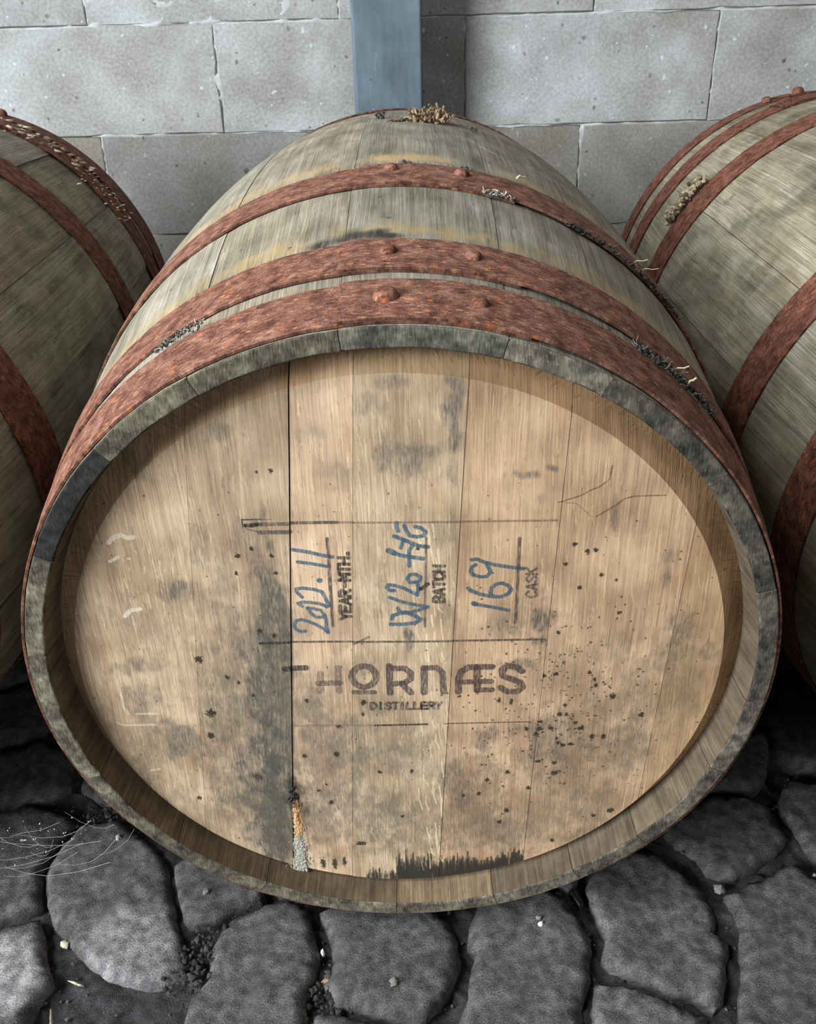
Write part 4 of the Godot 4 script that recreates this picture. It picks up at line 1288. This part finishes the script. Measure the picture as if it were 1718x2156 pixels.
func _ready() -> void:
	rng.seed = 20
	# ---- camera: about 0.76 m up, tipped down at the cask
	var cam := Camera3D.new(); cam.name = "camera"; add_child(cam)
	cam.fov = 58.1; cam.keep_aspect = Camera3D.KEEP_HEIGHT; cam.near = 0.02; cam.far = 50.0
	cam.transform = Transform3D(Basis.from_euler(Vector3(deg_to_rad(-29.0767), deg_to_rad(0.85086), deg_to_rad(-1.59381))), Vector3(0.016558, 0.759147, 0.553573))
	cam.current = true
	# ---- air and exposure
	var we := WorldEnvironment.new(); var e := Environment.new()
	e.background_mode = Environment.BG_COLOR; e.background_color = Color8(176, 190, 204)
	e.tonemap_mode = Environment.TONE_MAPPER_LINEAR; e.tonemap_exposure = 1.04
	e.sdfgi_enabled = true; e.ssao_enabled = true; e.ssil_enabled = true
	we.environment = e; add_child(we)
	# ---- daylight: a roof light over the aisle and a tall window to the left
	window("window_1", Vector3(-3.96, 2.3, 3.0), Vector3(0, -PI / 2, 0), Vector2(2.8, 1.8), Color(0.97, 0.99, 1.0), 3.0, 57.0)
	window("window_2", Vector3(2.6, 2.5, 5.06), Vector3(0, 0, 0), Vector2(2.2, 1.5), Color(0.98, 0.99, 1.0), 3.0, 3.0)
	window("window_3", Vector3(-2.7, 3.42, 1.1), Vector3(-PI / 2, 0, 0), Vector2(2.2, 1.0), Color(0.97, 0.99, 1.0), 3.0, 14.0)
	INK.append([0,0.85,7.8,550,460,582,467,607,475,631,480])
	INK.append([0,0.85,7.3,558,491,591,497,619,504])
	INK.append([0,0.90,10.1,599,539,601,539])
	INK.append([0,0.85,7.5,559,582,549,568,549,560,562,558,586,562,603,569,609,585,615,605,610,609])
	INK.append([0,0.85,7.2,557,606,549,598,559,595,577,596,595,600,612,608])
	INK.append([0,0.85,7.2,569,611,582,613,597,618,604,631,607,646,606,662,608,676])
	INK.append([0,0.85,7.2,569,611,574,624,585,636,598,637,604,631])
	INK.append([0,0.85,7.4,559,674,549,675,539,668,535,657,541,645,553,642,567,647,585,657,600,668,608,679])
	INK.append([1,0.85,6.7,623,435,623,496,621,570,620,661])
	INK.append([0,0.88,8.5,746,658,775,659,800,655,813,646,798,636,783,628,766,629,751,635,750,644])
	INK.append([0,0.88,7.6,763,615,767,625,788,627,808,621,828,613,801,607,774,599,746,586])
	INK.append([0,0.88,7.9,758,568,748,568,741,560,745,553,758,555,778,563,792,572,805,581,808,566,807,547])
	INK.append([0,0.88,7.4,807,547,790,548,785,538,791,528,803,527,813,535,811,544,807,547])
	INK.append([2,0.92,8.1,813,565,818,563,828,553])
	INK.append([0,0.88,7.3,790,506,791,496,790,483,791,466,797,457,797,453])
	INK.append([0,0.88,11.7,748,466,760,473])
	INK.append([0,0.88,8.5,760,473,774,479,792,483,819,488])
	INK.append([0,0.88,8.3,761,431,773,437,793,447,810,456,830,459])
	INK.append([0,0.88,7.1,780,441,774,460])
	INK.append([0,0.80,7.8,767,399,767,411,770,419])
	INK.append([0,0.88,7.6,782,406,787,421,793,431,809,434,822,431,825,422,817,413,804,409])
	INK.append([1,0.75,4.6,826,437,825,489,823,547,820,667])
	INK.append([0,0.90,10.7,926,607,930,609])
	INK.append([0,0.88,7.7,930,609,950,614,1001,627])
	INK.append([0,0.88,7.9,913,566,919,573,941,584,965,590,982,591,998,584,1005,573,999,562,985,555,972,558,963,567,961,579,964,588])
	INK.append([0,0.88,7.9,920,494,932,493,945,500,969,508,1003,515,1029,519])
	INK.append([0,0.88,7.4,929,507,921,512,918,523,923,532,940,538,953,537,960,526,956,515,950,503])
	INK.append([1,0.80,6.5,1018,443,1018,484,1018,554,1017,660])
	INK.append([2,0.75,13.6,505,779,550,778])
	INK.append([1,0.20,13.6,539,778,555,778])
	INK.append([1,0.45,14.5,583,796,579,848])
	INK.append([1,0.65,13.9,576,825,625,824])
	INK.append([1,0.50,14.4,623,780,621,849])
	INK.append([1,0.80,14.6,708,806,706,816,702,824,695,831,688,835,679,837,671,835,663,830,658,823,654,814,653,805,655,795,660,787,666,780,674,776,682,775,690,776,698,781,703,788,707,797,708,806])
	INK.append([1,0.75,11.5,656,852,702,853])
	INK.append([1,0.85,14.4,739,776,738,856])
	INK.append([1,0.85,13.6,739,783,774,784,786,797,786,815,771,827,745,829])
	INK.append([1,0.85,14.7,766,829,785,856])
	INK.append([1,0.80,14.8,816,856,817,784])
	INK.append([1,0.80,13.6,817,784,845,783,858,799,860,856])
	INK.append([1,0.85,14.8,894,857,894,817,901,796,916,785,935,784,969,785])
	INK.append([1,0.85,14.4,935,784,937,855])
	INK.append([1,0.85,13.2,937,853,970,853])
	INK.append([1,0.80,13.0,899,828,968,828])
	INK.append([1,0.85,14.5,1037,799,1024,787,1005,783,992,793,994,812,1013,822,1034,832,1040,847,1028,860,1007,860,990,847])
	INK.append([1,0.35,3.9,510,954,699,956])
	INK.append([2,0.85,4.7,699,956,822,955])
	INK.append([2,0.60,3.4,862,955,1057,954])
	INK.append([2,0.80,2.5,454,383,453,403])
	INK.append([2,0.75,2.8,454,384,490,384])
	INK.append([2,0.55,1.6,490,384,514,385])
	INK.append([2,0.90,8.2,460,398,473,398,483,396])
	INK.append([2,0.50,7.8,485,396,552,396])
	INK.append([2,0.55,8.6,486,415,549,416])
	INK.append([2,0.60,2.1,461,406,485,414])
	INK.append([1,0.85,6.4,556,395,646,396])
	INK.append([1,0.50,4.6,646,396,679,397])
	INK.append([1,0.50,4.2,681,397,888,400,1093,402])
	INK.append([2,0.80,6.0,457,704,527,703])
	INK.append([1,0.85,4.8,527,703,826,708,1084,709])
	INK.append([1,0.60,4.8,663,712,697,692])
	INK.append([3,0.80,9.1,173,433,187,420,202,415,214,423,226,421])
	INK.append([3,0.75,6.2,167,480,177,475,186,469])
	INK.append([3,0.60,5.1,206,474,209,474])
	INK.append([3,0.80,8.2,172,623,187,608,209,604])
	INK.append([3,0.60,5.9,122,843,121,885,127,907])
	INK.append([3,0.55,4.9,146,907,194,907])
	INK.append([3,0.50,5.8,96,932,110,942,188,942])
	INK.append([3,0.50,5.7,147,1092,171,1087])
	INK.append([3,0.45,5.1,80,768,81,813])
	INK.append([3,0.40,5.0,134,729,133,753])
	INK.append([4,0.70,2.3,1092,360,1112,352,1133,345,1156,331,1171,325,1190,308,1192,278])
	INK.append([4,0.70,2.3,1170,394,1193,378,1211,365,1224,353,1242,348,1304,347])
	INK.append([4,0.40,2.1,1106,360,1127,361,1161,394])
	make_materials()
	make_building()
	make_floor()
	make_casks()
	make_small()
